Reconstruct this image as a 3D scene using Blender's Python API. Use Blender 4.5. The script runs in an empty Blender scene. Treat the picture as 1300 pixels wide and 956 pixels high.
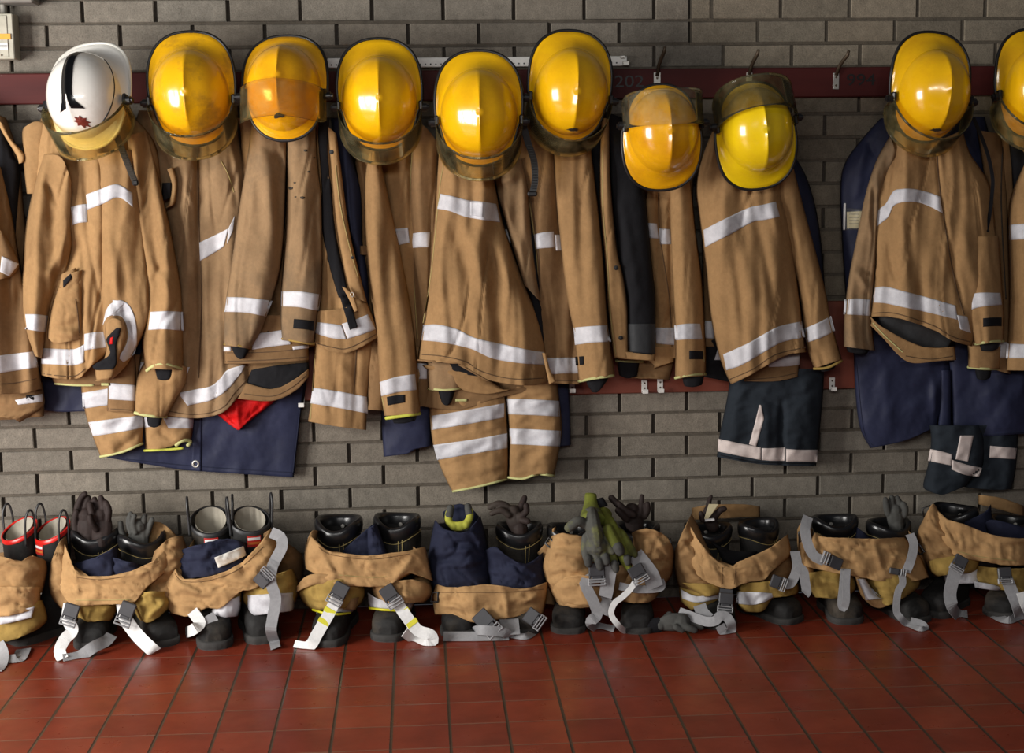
import bpy, math, random
from mathutils import Vector, Matrix, noise
from mathutils.bvhtree import BVHTree
R = math.radians
scn = bpy.context.scene
COL = scn.collection
random.seed(7)

# ------------------------------------------------------------------ camera
F_PX = 1805.0
PITCH, YAW, ROLL = R(8.16), R(3.69), R(-0.71)
H0 = 1.836            # height of the mortar course above the upper rail
CAM = Vector((1.143, -4.631, H0 - 0.402))
def cam_axes():
    cy, sy, cp, sp = math.cos(YAW), math.sin(YAW), math.cos(PITCH), math.sin(PITCH)
    f = Vector((sy*cp, cy*cp, -sp)); r = Vector((cy, -sy, 0)); u = r.cross(f)
    c, s = math.cos(ROLL), math.sin(ROLL)
    return f, r*c + u*s, -r*s + u*c
FWD, RGT, UPV = cam_axes()
def ray(px, py):
    return (FWD + RGT*((px-650)/F_PX) + UPV*((478-py)/F_PX))
def W(px, py, Y):
    """point of the room seen at (px,py), Y metres in front of the wall"""
    d = ray(px, py); t = (-Y - CAM.y)/d.y
    return CAM + d*t
def WF(px, py, z=0.0):
    d = ray(px, py); t = (z - CAM.z)/d.z
    return CAM + d*t
cd = bpy.data.cameras.new('camera'); cam = bpy.data.objects.new('camera', cd); COL.objects.link(cam)
cd.sensor_fit = 'HORIZONTAL'; cd.sensor_width = 36.0; cd.lens = 36.0*F_PX/1300.0
m = Matrix((RGT, UPV, -FWD)).transposed().to_4x4(); m.translation = CAM
cam.matrix_world = m; cd.clip_start = .05; cd.clip_end = 60
scn.camera = cam

# ------------------------------------------------------------------ materials
MAT = {}
def nodes(name):
    m = bpy.data.materials.new(name); m.use_nodes = True
    nt = m.node_tree; b = nt.nodes['Principled BSDF']
    MAT[name] = m
    return m, nt, b
def _obj_noise(nt, scale, detail=4, rough=.6, rnd=True, stretch=None):
    tc = nt.nodes.new('ShaderNodeTexCoord'); src = tc.outputs['Object']
    if rnd:
        oi = nt.nodes.new('ShaderNodeObjectInfo'); mul = nt.nodes.new('ShaderNodeMath'); mul.operation = 'MULTIPLY'; mul.inputs[1].default_value = 37.0
        nt.links.new(oi.outputs['Random'], mul.inputs[0])
        ad = nt.nodes.new('ShaderNodeVectorMath'); ad.operation = 'ADD'
        nt.links.new(src, ad.inputs[0]); nt.links.new(mul.outputs[0], ad.inputs[1]); src = ad.outputs[0]
    if stretch:
        mp = nt.nodes.new('ShaderNodeMapping'); mp.inputs['Scale'].default_value = stretch
        nt.links.new(src, mp.inputs['Vector']); src = mp.outputs[0]
    n = nt.nodes.new('ShaderNodeTexNoise'); n.inputs['Scale'].default_value = scale
    n.inputs['Detail'].default_value = detail; n.inputs['Roughness'].default_value = rough
    nt.links.new(src, n.inputs['Vector'])
    return n
def ramp(nt, fac, stops):
    r = nt.nodes.new('ShaderNodeValToRGB'); e = r.color_ramp.elements
    while len(e) < len(stops): e.new(.5)
    for el, (p, c) in zip(e, stops): el.position = p; el.color = (*c, 1)
    nt.links.new(fac, r.inputs[0]); return r
def mixc(nt, fac, a, b, mode='MIX'):
    mx = nt.nodes.new('ShaderNodeMix'); mx.data_type = 'RGBA'; mx.blend_type = mode
    for sock, val in ((mx.inputs[0], fac), (mx.inputs[6], a), (mx.inputs[7], b)):
        if hasattr(val, 'is_linked'): nt.links.new(val, sock)
        elif isinstance(val, (int, float)): sock.default_value = val
        else: sock.default_value = (*val, 1)
    return mx.outputs[2]
def bump(nt, b, height, strength, dist=.002):
    bp = nt.nodes.new('ShaderNodeBump'); bp.inputs['Strength'].default_value = strength; bp.inputs['Distance'].default_value = dist
    nt.links.new(height, bp.inputs['Height']); nt.links.new(bp.outputs[0], b.inputs['Normal']); return bp
def cloth(name, col, dirt=None, dirt_amt=(.55, .8), rough=.9, var=.18, bs=.35, sheen=0.0, weave=900):
    m, nt, b = nodes(name)
    n1 = _obj_noise(nt, 6, 5, .65)
    c = Vector(col)
    r1 = ramp(nt, n1.outputs[0], [(.3, tuple(c*(1-var))), (.7, tuple(c*(1+var)))])
    out = r1.outputs[0]
    n3 = _obj_noise(nt, 90, 3, .7)
    r3 = ramp(nt, n3.outputs[0], [(.3, (.9,)*3), (.7, (1.05,)*3)])
    out = mixc(nt, 1.0, out, r3.outputs[0], 'MULTIPLY')
    if dirt:
        n2 = _obj_noise(nt, 3.2, 6, .7)
        r2 = ramp(nt, n2.outputs[0], [(dirt_amt[0], (0, 0, 0)), (dirt_amt[1], (1, 1, 1))])
        out = mixc(nt, r2.outputs[0], out, dirt)
    nt.links.new(out, b.inputs['Base Color'])
    b.inputs['Roughness'].default_value = rough
    if 'Specular IOR Level' in b.inputs: b.inputs['Specular IOR Level'].default_value = .18
    nb = _obj_noise(nt, weave, 2, .6); nb2 = _obj_noise(nt, 55, 4, .6)
    ad = nt.nodes.new('ShaderNodeMath'); ad.operation = 'MULTIPLY_ADD'; ad.inputs[1].default_value = 3.0
    nt.links.new(nb2.outputs[0], ad.inputs[0]); nt.links.new(nb.outputs[0], ad.inputs[2])
    bump(nt, b, ad.outputs[0], bs, .0012)
    return m
def plain(name, col, rough=.6, metal=0, spec=.5, coat=0, bumpy=None):
    m, nt, b = nodes(name)
    n = _obj_noise(nt, 25, 4, .6); c = Vector(col)
    r = ramp(nt, n.outputs[0], [(.3, tuple(c*.85)), (.7, tuple(c*1.12))])
    nt.links.new(r.outputs[0], b.inputs['Base Color'])
    b.inputs['Roughness'].default_value = rough; b.inputs['Metallic'].default_value = metal
    b.inputs['Specular IOR Level'].default_value = spec; b.inputs['Coat Weight'].default_value = coat
    if bumpy:
        nb = _obj_noise(nt, bumpy[0], 4, .6); bump(nt, b, nb.outputs[0], bumpy[1], .002)
    return m
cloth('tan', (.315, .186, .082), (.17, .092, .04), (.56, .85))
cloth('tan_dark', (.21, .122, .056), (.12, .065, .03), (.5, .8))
cloth('tan_light', (.41, .245, .108), (.30, .165, .07), (.6, .85))
cloth('tan_grubby', (.27, .172, .090), (.13, .095, .06), (.48, .72))
cloth('khaki', (.34, .225, .062), (.2, .13, .04), (.5, .8))
cloth('red_cloth', (.55, .008, .008), rough=.6, var=.1)
cloth('navy', (.017, .02, .042), rough=.8, bs=.3)
cloth('navy_tarp', (.024, .028, .060), (.016, .019, .04), (.5, .8), rough=.55, bs=.15)
cloth('black_cloth', (.010, .010, .012), rough=.85)
cloth('dark_trouser', (.020, .026, .034), rough=.85)
cloth('lining_grey', (.035, .037, .04), rough=.55)
cloth('lime', (.50, .50, .22), rough=.7, var=.1)
cloth('lime_bright', (.50, .52, .08), rough=.6, var=.1)
cloth('strap_grey', (.30, .30, .31), (.25, .25, .25), (.6, .9), rough=.7, var=.08)
cloth('strap_white', (.74, .74, .73), rough=.6, var=.05)
cloth('glove_brown', (.032, .022, .020), (.06, .05, .04), rough=.65)
cloth('glove_olive', (.16, .18, .03), (.06, .065, .03), (.45, .6), rough=.8)
cloth('glove_mottled', (.085, .085, .075), (.21, .22, .05), (.46, .60), rough=.8)
cloth('glove_yellow', (.40, .40, .06), (.25, .25, .05), (.6, .8), rough=.8)
cloth('glove_grey', (.07, .07, .065), rough=.8)
cloth('paper', (.62, .6, .55), rough=.7, var=.05, bs=.1)
cloth('card_cream', (.66, .58, .36), rough=.7, var=.05, bs=.1)
plain('rubber', (.022, .022, .023), rough=.42, spec=.45, bumpy=(30, .15))
cloth('boot_toe', (.020, .0195, .019), (.085, .068, .05), (.52, .75), rough=.6, bs=.5)
plain('leather', (.009, .009, .010), rough=.28, spec=.6, bumpy=(60, .12))
plain('sole', (.03, .028, .026), rough=.8)
plain('trim_black', (.008, .008, .009), rough=.45)
plain('plastic_black', (.010, .010, .011), rough=.35)
plain('plastic_grey', (.045, .045, .05), rough=.45)
plain('thread', (.35, .27, .10), rough=.8)
plain('seam_brown', (.10, .055, .025), rough=.9)
plain('zip_dark', (.03, .022, .014), rough=.7)
plain('steel', (.62, .60, .55), rough=.35, metal=.6)
plain('hook_brown', (.10, .07, .045), rough=.5, metal=.5)
plain('white_metal', (.85, .84, .80), rough=.4)
plain('box_beige', (.42, .40, .32), rough=.5)
plain('grey_paint', (.22, .21, .19), rough=.5)
plain('orange_tape', (.75, .33, .02), rough=.5)
plain('label_white', (.75, .75, .75), rough=.5)
plain('label_ink', (.03, .03, .03), rough=.6)
plain('red_gloss', (.55, .012, .008), rough=.3)
plain('red_band', (.5, .02, .015), rough=.45)
plain('orange_band', (.6, .16, .03), rough=.45)
plain('felt_beige', (.34, .31, .25), rough=.9)
plain('trim_white', (.66, .64, .58), rough=.35)
plain('crest_red', (.18, .03, .02), rough=.45)
plain('tape_black', (.006, .006, .007), rough=.16, spec=.7)
plain('yellow_mark', (.62, .58, .02), rough=.5)

def stripe_mat():
    m, nt, b = nodes('reflective')
    n = _obj_noise(nt, 14, 5, .65)
    r = ramp(nt, n.outputs[0], [(.3, (.42, .42, .45)), (.65, (.66, .66, .69))])
    n2 = _obj_noise(nt, 400, 2, .5)
    r2 = ramp(nt, n2.outputs[0], [(.3, (.9,)*3), (.7, (1,)*3)])
    nt.links.new(mixc(nt, 1, r.outputs[0], r2.outputs[0], 'MULTIPLY'), b.inputs['Base Color'])
    b.inputs['Roughness'].default_value = .6
    nb = _obj_noise(nt, 60, 3, .6); bump(nt, b, nb.outputs[0], .3, .002)
    for nm, c in (('reflective_pink', (.72, .62, .58)), ('reflective_grey', (.46, .46, .47))):
        m2 = m.copy(); m2.name = nm; MAT[nm] = m2
        for nd in m2.node_tree.nodes:
            if nd.type == 'VALTORGB' and nd.color_ramp.elements[0].color[0] < .6:
                nd.color_ramp.elements[0].color = (c[0]*.8, c[1]*.8, c[2]*.8, 1); nd.color_ramp.elements[1].color = (*c, 1)
stripe_mat()

def helmet_mat(name, col, dirtcol, lo, hi, scr=.5):
    m, nt, b = nodes(name)
    n = _obj_noise(nt, 9, 6, .7)
    c = Vector(col)
    r = ramp(nt, n.outputs[0], [(lo, (0, 0, 0)), (hi, (1, 1, 1))])
    out = mixc(nt, r.outputs[0], tuple(c), dirtcol)
    n2 = _obj_noise(nt, 70, 4, .8)
    r2 = ramp(nt, n2.outputs[0], [(.66, (0, 0, 0)), (.74, (scr, scr, scr))])
    out = mixc(nt, r2.outputs[0], out, tuple(Vector(dirtcol)*.5))
    nt.links.new(out, b.inputs['Base Color'])
    b.inputs['Roughness'].default_value = .20; b.inputs['Coat Weight'].default_value = .5; b.inputs['Coat Roughness'].default_value = .08
    nb = _obj_noise(nt, 18, 3, .5); bump(nt, b, nb.outputs[0], .06, .004)
helmet_mat('shell_yellow', (.88, .49, .005), (.74, .37, .007), .45, .75, .15)
helmet_mat('shell_dirty', (.80, .42, .006), (.35, .17, .02), .50, .74, .6)
helmet_mat('shell_orange', (.84, .42, .006), (.62, .27, .008), .45, .75, .3)
helmet_mat('shell_lemon', (.86, .60, .008), (.76, .50, .01), .45, .75, .1)
helmet_mat('shell_white', (.80, .78, .73), (.62, .58, .50), .5, .85, .1)

def visor_mat(name, tint, gloss=.08, edge=False):
    m = bpy.data.materials.new(name); m.use_nodes = True; nt = m.node_tree; MAT[name] = m
    nt.nodes.remove(nt.nodes['Principled BSDF']); o = nt.nodes['Material Output']
    t = nt.nodes.new('ShaderNodeBsdfTransparent'); t.inputs[0].default_value = (*tint, 1)
    g = nt.nodes.new('ShaderNodeBsdfGlossy'); g.inputs['Roughness'].default_value = gloss
    n = _obj_noise(nt, 22, 4, .6); 
    d = nt.nodes.new('ShaderNodeBsdfDiffuse'); d.inputs[0].default_value = (tint[0]*.5+.12, tint[1]*.5+.10, tint[2]*.4+.05, 1)
    rr = ramp(nt, n.outputs[0], [(.35, (.03,)*3), (.75, (.14,)*3)])
    mx0 = nt.nodes.new('ShaderNodeMixShader'); nt.links.new(rr.outputs[0], mx0.inputs[0]); nt.links.new(t.outputs[0], mx0.inputs[1]); nt.links.new(d.outputs[0], mx0.inputs[2])
    fr = nt.nodes.new('ShaderNodeLayerWeight'); fr.inputs[0].default_value = .13
    mx = nt.nodes.new('ShaderNodeMixShader'); nt.links.new(fr.outputs['Fresnel'], mx.inputs[0])
    nt.links.new(mx0.outputs[0], mx.inputs[1]); nt.links.new(g.outputs[0], mx.inputs[2]); nt.links.new(mx.outputs[0], o.inputs[0])
visor_mat('visor_amber', (.93, .85, .58))
visor_mat('visor_clear', (.94, .93, .86))
visor_mat('visor_smoke', (.70, .66, .50))
visor_mat('clear_plastic', (.9, .9, .92), .15)

# ------------------------------------------------------------------ object helpers
ORG = {}
def _link(name, me):
    o = bpy.data.objects.new(name, me); COL.objects.link(o); return o
def thing(name, label, cat, loc, group=None):
    o = bpy.data.objects.new(name, None); COL.objects.link(o); o.location = loc
    o.empty_display_size = .05
    o['label'] = label; o['category'] = cat
    if group: o['group'] = group
    ORG[o.name] = Vector(loc); return o
def tag(o, label, cat, group=None):
    o['label'] = label; o['category'] = cat
    if group: o['group'] = group
    return o
def mesh(name, V, Fc, mat, parent=None, smooth=True, label=None, mats=None, fm=None, org=None):
    """V in room coordinates (or local ones when parent is a local thing with ORG None)"""
    o_ = ORG.get(parent.name) if parent else (org if org is not None else None)
    if o_ is None: o_ = Vector((0, 0, 0))
    me = bpy.data.meshes.new(name)
    me.from_pydata([tuple(Vector(v)-o_) for v in V], [], Fc); me.update()
    for p in me.polygons: p.use_smooth = smooth
    if mats:
        for k in mats: me.materials.append(MAT[k])
        if fm:
            for p, i in zip(me.polygons, fm): p.material_index = i
    else: me.materials.append(MAT[mat])
    o = _link(name, me)
    if parent: o.parent = parent
    else: o.location = o_
    ORG[o.name] = o_
    if label: o['label'] = label
    return o
def struct(o): o['kind'] = 'structure'; return o
class MB:
    def __init__(s): s.V = []; s.F = []; s.M = []
    def add(s, V, Fc, mi=0):
        k = len(s.V); s.V += [Vector(v) for v in V]; s.F += [tuple(i+k for i in f) for f in Fc]; s.M += [mi]*len(Fc); return s
    def box(s, c, d, bev=0.0, rot=None, mi=0):
        """chamfered box, centre c, size d"""
        hx, hy, hz = d[0]/2, d[1]/2, d[2]/2; b = min(bev, hx*.9, hy*.9, hz*.9)
        P = []; idx = {}
        if b <= 0:
            for sx in (-1, 1):
                for sy in (-1, 1):
                    for sz in (-1, 1): P.append(Vector((sx*hx, sy*hy, sz*hz)))
            Fc = [(0, 1, 3, 2), (4, 6, 7, 5), (0, 4, 5, 1), (2, 3, 7, 6), (0, 2, 6, 4), (1, 5, 7, 3)]
        else:
            for sx in (-1, 1):
                for sy in (-1, 1):
                    for sz in (-1, 1):
                        idx[(sx, sy, sz)] = len(P)
                        P += [Vector((sx*hx, sy*(hy-b), sz*(hz-b))), Vector((sx*(hx-b), sy*hy, sz*(hz-b))), Vector((sx*(hx-b), sy*(hy-b), sz*hz))]
            I = idx; Fc = []
            def q(a, b_, c_, d_): Fc.append((a, b_, c_, d_))
            for sx in (-1, 1): q(I[(sx,-1,-1)], I[(sx,1,-1)], I[(sx,1,1)], I[(sx,-1,1)]) if sx > 0 else q(I[(sx,-1,-1)], I[(sx,-1,1)], I[(sx,1,1)], I[(sx,1,-1)])
            for sy in (-1, 1): q(I[(-1,sy,-1)]+1, I[(-1,sy,1)]+1, I[(1,sy,1)]+1, I[(1,sy,-1)]+1) if sy > 0 else q(I[(-1,sy,-1)]+1, I[(1,sy,-1)]+1, I[(1,sy,1)]+1, I[(-1,sy,1)]+1)
            for sz in (-1, 1): q(I[(-1,-1,sz)]+2, I[(1,-1,sz)]+2, I[(1,1,sz)]+2, I[(-1,1,sz)]+2) if sz > 0 else q(I[(-1,-1,sz)]+2, I[(-1,1,sz)]+2, I[(1,1,sz)]+2, I[(1,-1,sz)]+2)
            for a_ in (-1, 1):
                for b_ in (-1, 1):
                    q(I[(a_,b_,-1)], I[(a_,b_,1)], I[(a_,b_,1)]+1, I[(a_,b_,-1)]+1)
                    q(I[(a_,-1,b_)], I[(a_,1,b_)], I[(a_,1,b_)]+2, I[(a_,-1,b_)]+2)
                    q(I[(-1,a_,b_)]+1, I[(1,a_,b_)]+1, I[(1,a_,b_)]+2, I[(-1,a_,b_)]+2)
            for k in I.values(): Fc.append((k, k+1, k+2))
        if rot is not None: P = [rot @ p for p in P]
        return s.add([Vector(c)+p for p in P], Fc, mi)
    def tube(s, pts, rad, n=8, caps=True, mi=0, closed=False, flat=1.0, up=None):
        pts = [Vector(p) for p in pts]; k = len(pts)
        rs = rad if isinstance(rad, (list, tuple)) else [rad]*k
        V = []; prev = None
        for i, p in enumerate(pts):
            if closed: t = pts[(i+1) % k]-pts[i-1]
            else: t = pts[min(i+1, k-1)]-pts[max(i-1, 0)]
            if t.length < 1e-9: t = Vector((0, 0, 1))
            t.normalize()
            ref = up if up is not None else (prev if prev is not None else (Vector((0, -1, 0)) if abs(t.y) < .9 else Vector((1, 0, 0))))
            a = ref-t*ref.dot(t)
            if a.length < 1e-6: a = t.orthogonal()
            a.normalize(); b = t.cross(a); prev = a
            for j in range(n):
                th = 2*math.pi*j/n
                V.append(p+a*(math.cos(th)*rs[i]*flat)+b*(math.sin(th)*rs[i]))
        Fc = []
        for i in range(k if closed else k-1):
            for j in range(n):
                i2 = (i+1) % k
                Fc.append((i*n+j, i*n+(j+1) % n, i2*n+(j+1) % n, i2*n+j))
        if caps and not closed:
            Fc.append(tuple(range(n-1, -1, -1))); Fc.append(tuple((k-1)*n+j for j in range(n)))
        return s.add(V, Fc, mi)
    def ball(s, c, r, n=10, sc=(1, 1, 1), mi=0):
        V = []; Fc = []; m_ = n//2
        for i in range(1, m_):
            th = math.pi*i/m_
            for j in range(n):
                ph = 2*math.pi*j/n
                V.append(Vector(c)+Vector((math.sin(th)*math.cos(ph)*sc[0], math.sin(th)*math.sin(ph)*sc[1], math.cos(th)*sc[2]))*r)
        a = len(V); V.append(Vector(c)+Vector((0, 0, r*sc[2]))); V.append(Vector(c)-Vector((0, 0, r*sc[2])))
        for i in range(m_-2):
            for j in range(n): Fc.append((i*n+j, (i+1)*n+j, (i+1)*n+(j+1) % n, i*n+(j+1) % n))
        for j in range(n):
            Fc.append((a, j, (j+1) % n)); Fc.append((a+1, (m_-2)*n+(j+1) % n, (m_-2)*n+j))
        return s.add(V, Fc, mi)
    def cyl(s, c, axis, r, h, n=16, mi=0):
        ax = Vector(axis).normalized(); return s.tube([Vector(c)-ax*h/2, Vector(c)-ax*(h/2-.0001), Vector(c)+ax*(h/2-.0001), Vector(c)+ax*h/2], [r*.92, r, r, r*.92], n, mi=mi)
    def build(s, name, mat, parent=None, smooth=False, mats=None, label=None, org=None):
        return mesh(name, s.V, s.F, mat, parent, smooth, label, mats, s.M if mats else None, org)
def cr(p0, p1, p2, p3, t):
    return tuple(.5*((2*b)+(-a+c)*t+(2*a-5*b+4*c-d)*t*t+(-a+3*b-3*c+d)*t**3) for a, b, c, d in zip(p0, p1, p2, p3))
def spline(pts, n, smooth=True, closed=False):
    """n+1 samples evenly spaced by length"""
    P = [tuple(p) for p in pts]; k = len(P)
    if k == 1: return [P[0]]*(n+1)
    D = []
    segs = k if closed else k-1
    for i in range(segs):
        a, b = P[i], P[(i+1) % k]
        if closed: z, c = P[i-1], P[(i+2) % k]
        else: z, c = P[max(i-1, 0)], P[min(i+2, k-1)]
        for j in range(12):
            t = j/12
            D.append(cr(z, a, b, c, t) if smooth else tuple(x+(y-x)*t for x, y in zip(a, b)))
    D.append(P[0] if closed else P[-1])
    L = [0]
    for a, b in zip(D, D[1:]): L.append(L[-1]+math.dist(a, b))
    out = []; j = 0; T = L[-1] or 1e-9
    for i in range(n+1):
        s = T*i/n
        while j < len(L)-2 and L[j+1] < s: j += 1
        q = (s-L[j])/max(L[j+1]-L[j], 1e-9)
        out.append(tuple(x+(y-x)*q for x, y in zip(D[j], D[j+1])))
    return out
# ------------------------------------------------------------------ the setting
def wall_material():
    m, nt, b = nodes('brick')
    at = nt.nodes.new('ShaderNodeAttribute'); at.attribute_name = 'tone'; at.attribute_type = 'GEOMETRY'
    n = _obj_noise(nt, 28, 6, .75, False); r = ramp(nt, n.outputs[0], [(.3, (.72,)*3), (.55, (1,)*3), (.78, (1.3,)*3)])
    out = mixc(nt, 1, at.outputs['Color'], r.outputs[0], 'MULTIPLY')
    n2 = _obj_noise(nt, 240, 3, .8, False); r2 = ramp(nt, n2.outputs[0], [(.28, (.62,)*3), (.5, (1,)*3), (.75, (1.22,)*3)])
    out = mixc(nt, 1, out, r2.outputs[0], 'MULTIPLY')
    n3 = _obj_noise(nt, 7, 6, .8, False, (1, 1, 3)); r3 = ramp(nt, n3.outputs[0], [(.62, (0,)*3), (.8, (.35,)*3)])
    out = mixc(nt, r3.outputs[0], out, (.34, .32, .28))
    nt.links.new(out, b.inputs['Base Color']); b.inputs['Roughness'].default_value = .85
    b.inputs['Specular IOR Level'].default_value = .3
    ad = nt.nodes.new('ShaderNodeMath'); ad.operation = 'ADD'; nt.links.new(n.outputs[0], ad.inputs[0]); nt.links.new(n2.outputs[0], ad.inputs[1])
    bump(nt, b, ad.outputs[0], .55, .003)
wall_material()
XS = 9*.225+.004        # where the darker bricks meet the later, lighter ones above the rail
def build_wall():
    V = []; Fc = []; T = []
    rnd = random.Random(3)
    def addbox(x0, x1, z0, z1, y, tone, bev):
        k = len(V)
        j = lambda a: rnd.uniform(-a, a)
        yj = y+j(.0012)
        dz = j(.0012)
        P = [(x0, .03, z0), (x1, .03, z0), (x1, .03, z1), (x0, .03, z1),
             (x0, yj+bev, z0), (x1, yj+bev, z0), (x1, yj+bev, z1), (x0, yj+bev, z1),
             (x0+bev, yj, z0+bev), (x1-bev, yj, z0+bev), (x1-bev, yj, z1-bev), (x0+bev, yj, z1-bev)]
        P = [(p[0]+j(.0008), p[1], p[2]+dz) for p in P]
        V.extend(P)
        for a, b_ in ((0, 4), (4, 8)):
            for i in range(4):
                q = (i+1) % 4
                Fc.append((k+a+i, k+a+q, k+b_+q, k+b_+i)); T.append(tone)
        Fc.append((k+8, k+9, k+10, k+11)); T.append(tone)
    def tone(x, row):
        g = rnd.uniform(.86, 1.12); w = rnd.uniform(-.02, .02)
        if x > XS and row < 1: c = (.235, .200, .150); g = rnd.uniform(.8, 1.25)
        elif x > XS and row < 15: c = (.165, .140, .105)  # weaker light on the right, put into the brick colour below the rail
        else: c = (.200, .176, .143)
        return (c[0]*g*(1+w), c[1]*g, c[2]*g*(1-w))
    J = .0055
    nrow0 = -7; nrow1 = 25
    for r_ in range(nrow0, nrow1):
        z1 = H0-r_*.075-.0045; z0 = H0-(r_+1)*.075+.0045
        if z1 < .01: break
        z0 = max(z0, 0)
        off = 0 if r_ % 2 else .1125
        js = [off+i*.225 for i in range(-12, 24)]
        if r_ <= -2 or r_ == -1:
            L = [x for x in js if x < XS-.02]
            if r_ % 2 == 0: Rr = [XS, XS+.07]+[XS+.07+i*.225 for i in range(1, 15)]
            else: Rr = [XS]+[x for x in js if x > XS+.05]
            js = L+Rr
        for a, b_ in zip(js, js[1:]):
            addbox(a+J, b_-J, z0, z1, 0.0, tone((a+b_)/2, r_), .0022)
    # horizontal beds of mortar, nearly flush
    for r_ in range(nrow0, nrow1+1):
        z = H0-r_*.075
        for a, b_ in ((-2.6, XS), (XS, 5.2)):
            fl = .0035 if (a < 0 or r_ > 1) else .0015
            addbox(a, b_, z-.0052, z+.0052, fl, (.105, .088, .068) if a < 0 or r_ > 1 else (.12, .10, .075), .001)
    # upright joints, raked out deeper on the left
    k = len(V); V.extend([(-2.6, .013, 0), (XS, .013, 0), (XS, .013, H0+.5), (-2.6, .013, H0+.5)]); Fc.append((k, k+1, k+2, k+3)); T.append((.055, .045, .036))
    k = len(V); V.extend([(XS, .013, 0), (5.2, .013, 0), (5.2, .013, H0-.1), (XS, .013, H0-.1)]); Fc.append((k, k+1, k+2, k+3)); T.append((.055, .045, .036))
    k = len(V); V.extend([(XS, .004, H0-.1), (5.2, .004, H0-.1), (5.2, .004, H0+.5), (XS, .004, H0+.5)]); Fc.append((k, k+1, k+2, k+3)); T.append((.10, .085, .065))
    # the wall's own body
    k = len(V); V.extend([(-2.6, .03, 0), (5.2, .03, 0), (5.2, .03, H0+.5), (-2.6, .03, H0+.5), (-2.6, .2, 0), (5.2, .2, 0), (5.2, .2, H0+.5), (-2.6, .2, H0+.5)])
    for f in ((4, 7, 6, 5), (0, 1, 5, 4), (3, 7, 6, 2), (0, 4, 7, 3), (1, 2, 6, 5)): Fc.append(tuple(k+i for i in f)); T.append((.1, .09, .07))
    o = mesh('wall_back', V, Fc, 'brick', smooth=False)
    at = o.data.color_attributes.new('tone', 'FLOAT_COLOR', 'CORNER')
    for p, t in zip(o.data.polygons, T):
        for li in p.loop_indices: at.data[li].color = (*t, 1)
    struct(o)
build_wall()

TS, TX, TY = .152, -.018, .448     # tile module, first cross joint, first long joint in front of the wall
def floor_material():
    m, nt, b = nodes('quarry_tile')
    tc = nt.nodes.new('ShaderNodeTexCoord'); sp = nt.nodes.new('ShaderNodeSeparateXYZ'); nt.links.new(tc.outputs['Object'], sp.inputs[0])
    def mth(op, a, b_=None, c=None):
        n = nt.nodes.new('ShaderNodeMath'); n.operation = op
        for i, v in enumerate((a, b_, c)):
            if v is None: continue
            if hasattr(v, 'is_linked'): nt.links.new(v, n.inputs[i])
            else: n.inputs[i].default_value = v
        return n.outputs[0]
    def joint(v, off, w):
        u = mth('DIVIDE', mth('SUBTRACT', v, off), TS); fr = mth('FRACT', u)
        d = mth('MINIMUM', fr, mth('SUBTRACT', 1.0, fr))
        return mth('MULTIPLY', d, TS), mth('FLOOR', u)
    n0 = _obj_noise(nt, 60, 3, .6, False)
    wob = mth('MULTIPLY', mth('SUBTRACT', n0.outputs[0], .5), .0025)
    dx, ix = joint(mth('ADD', sp.outputs[0], wob), TX, 0); dy, iy = joint(mth('ADD', sp.outputs[1], wob), -TY, 0)
    mx_ = mth('LESS_THAN', dx, .0042); my = mth('LESS_THAN', dy, .0030)
    cmb = nt.nodes.new('ShaderNodeCombineXYZ'); nt.links.new(ix, cmb.inputs[0]); nt.links.new(iy, cmb.inputs[1])
    wn = nt.nodes.new('ShaderNodeTexWhiteNoise'); wn.noise_dimensions = '3D'; nt.links.new(cmb.outputs[0], wn.inputs['Vector'])
    rt = ramp(nt, wn.outputs['Value'], [(0, (.20, .030, .014)), (.5, (.235, .036, .016)), (1, (.27, .046, .020))])
    n1 = _obj_noise(nt, 9, 6, .7, False); r1 = ramp(nt, n1.outputs[0], [(.3, (.75,)*3), (.7, (1.2,)*3)])
    out = mixc(nt, 1, rt.outputs[0], r1.outputs[0], 'MULTIPLY')
    out = mixc(nt, my, out, (.22, .09, .055)); out = mixc(nt, mx_, out, (.055, .035, .022))
    nt.links.new(out, b.inputs['Base Color'])
    n2 = _obj_noise(nt, 14, 5, .6, False); rr = ramp(nt, n2.outputs[0], [(.3, (.25,)*3), (.7, (.42,)*3)])
    nt.links.new(rr.outputs[0], b.inputs['Roughness'])
    h = mth('MINIMUM', mth('MULTIPLY', mth('MINIMUM', dx, dy), 250.0), 1.0)
    h2 = mth('ADD', h, mth('MULTIPLY', n0.outputs[0], .12))
    bump(nt, b, h2, .5, .0015)
floor_material()
mb = MB(); mb.add([(-6, .0, 0), (8, .0, 0), (8, -9, 0), (-6, -9, 0), (-6, 0, -.1), (8, 0, -.1), (8, -9, -.1), (-6, -9, -.1)],
                  [(0, 3, 2, 1), (4, 5, 6, 7), (0, 1, 5, 4), (1, 2, 6, 5), (2, 3, 7, 6), (3, 0, 4, 7)])
struct(mb.build('floor', 'quarry_tile'))

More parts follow.
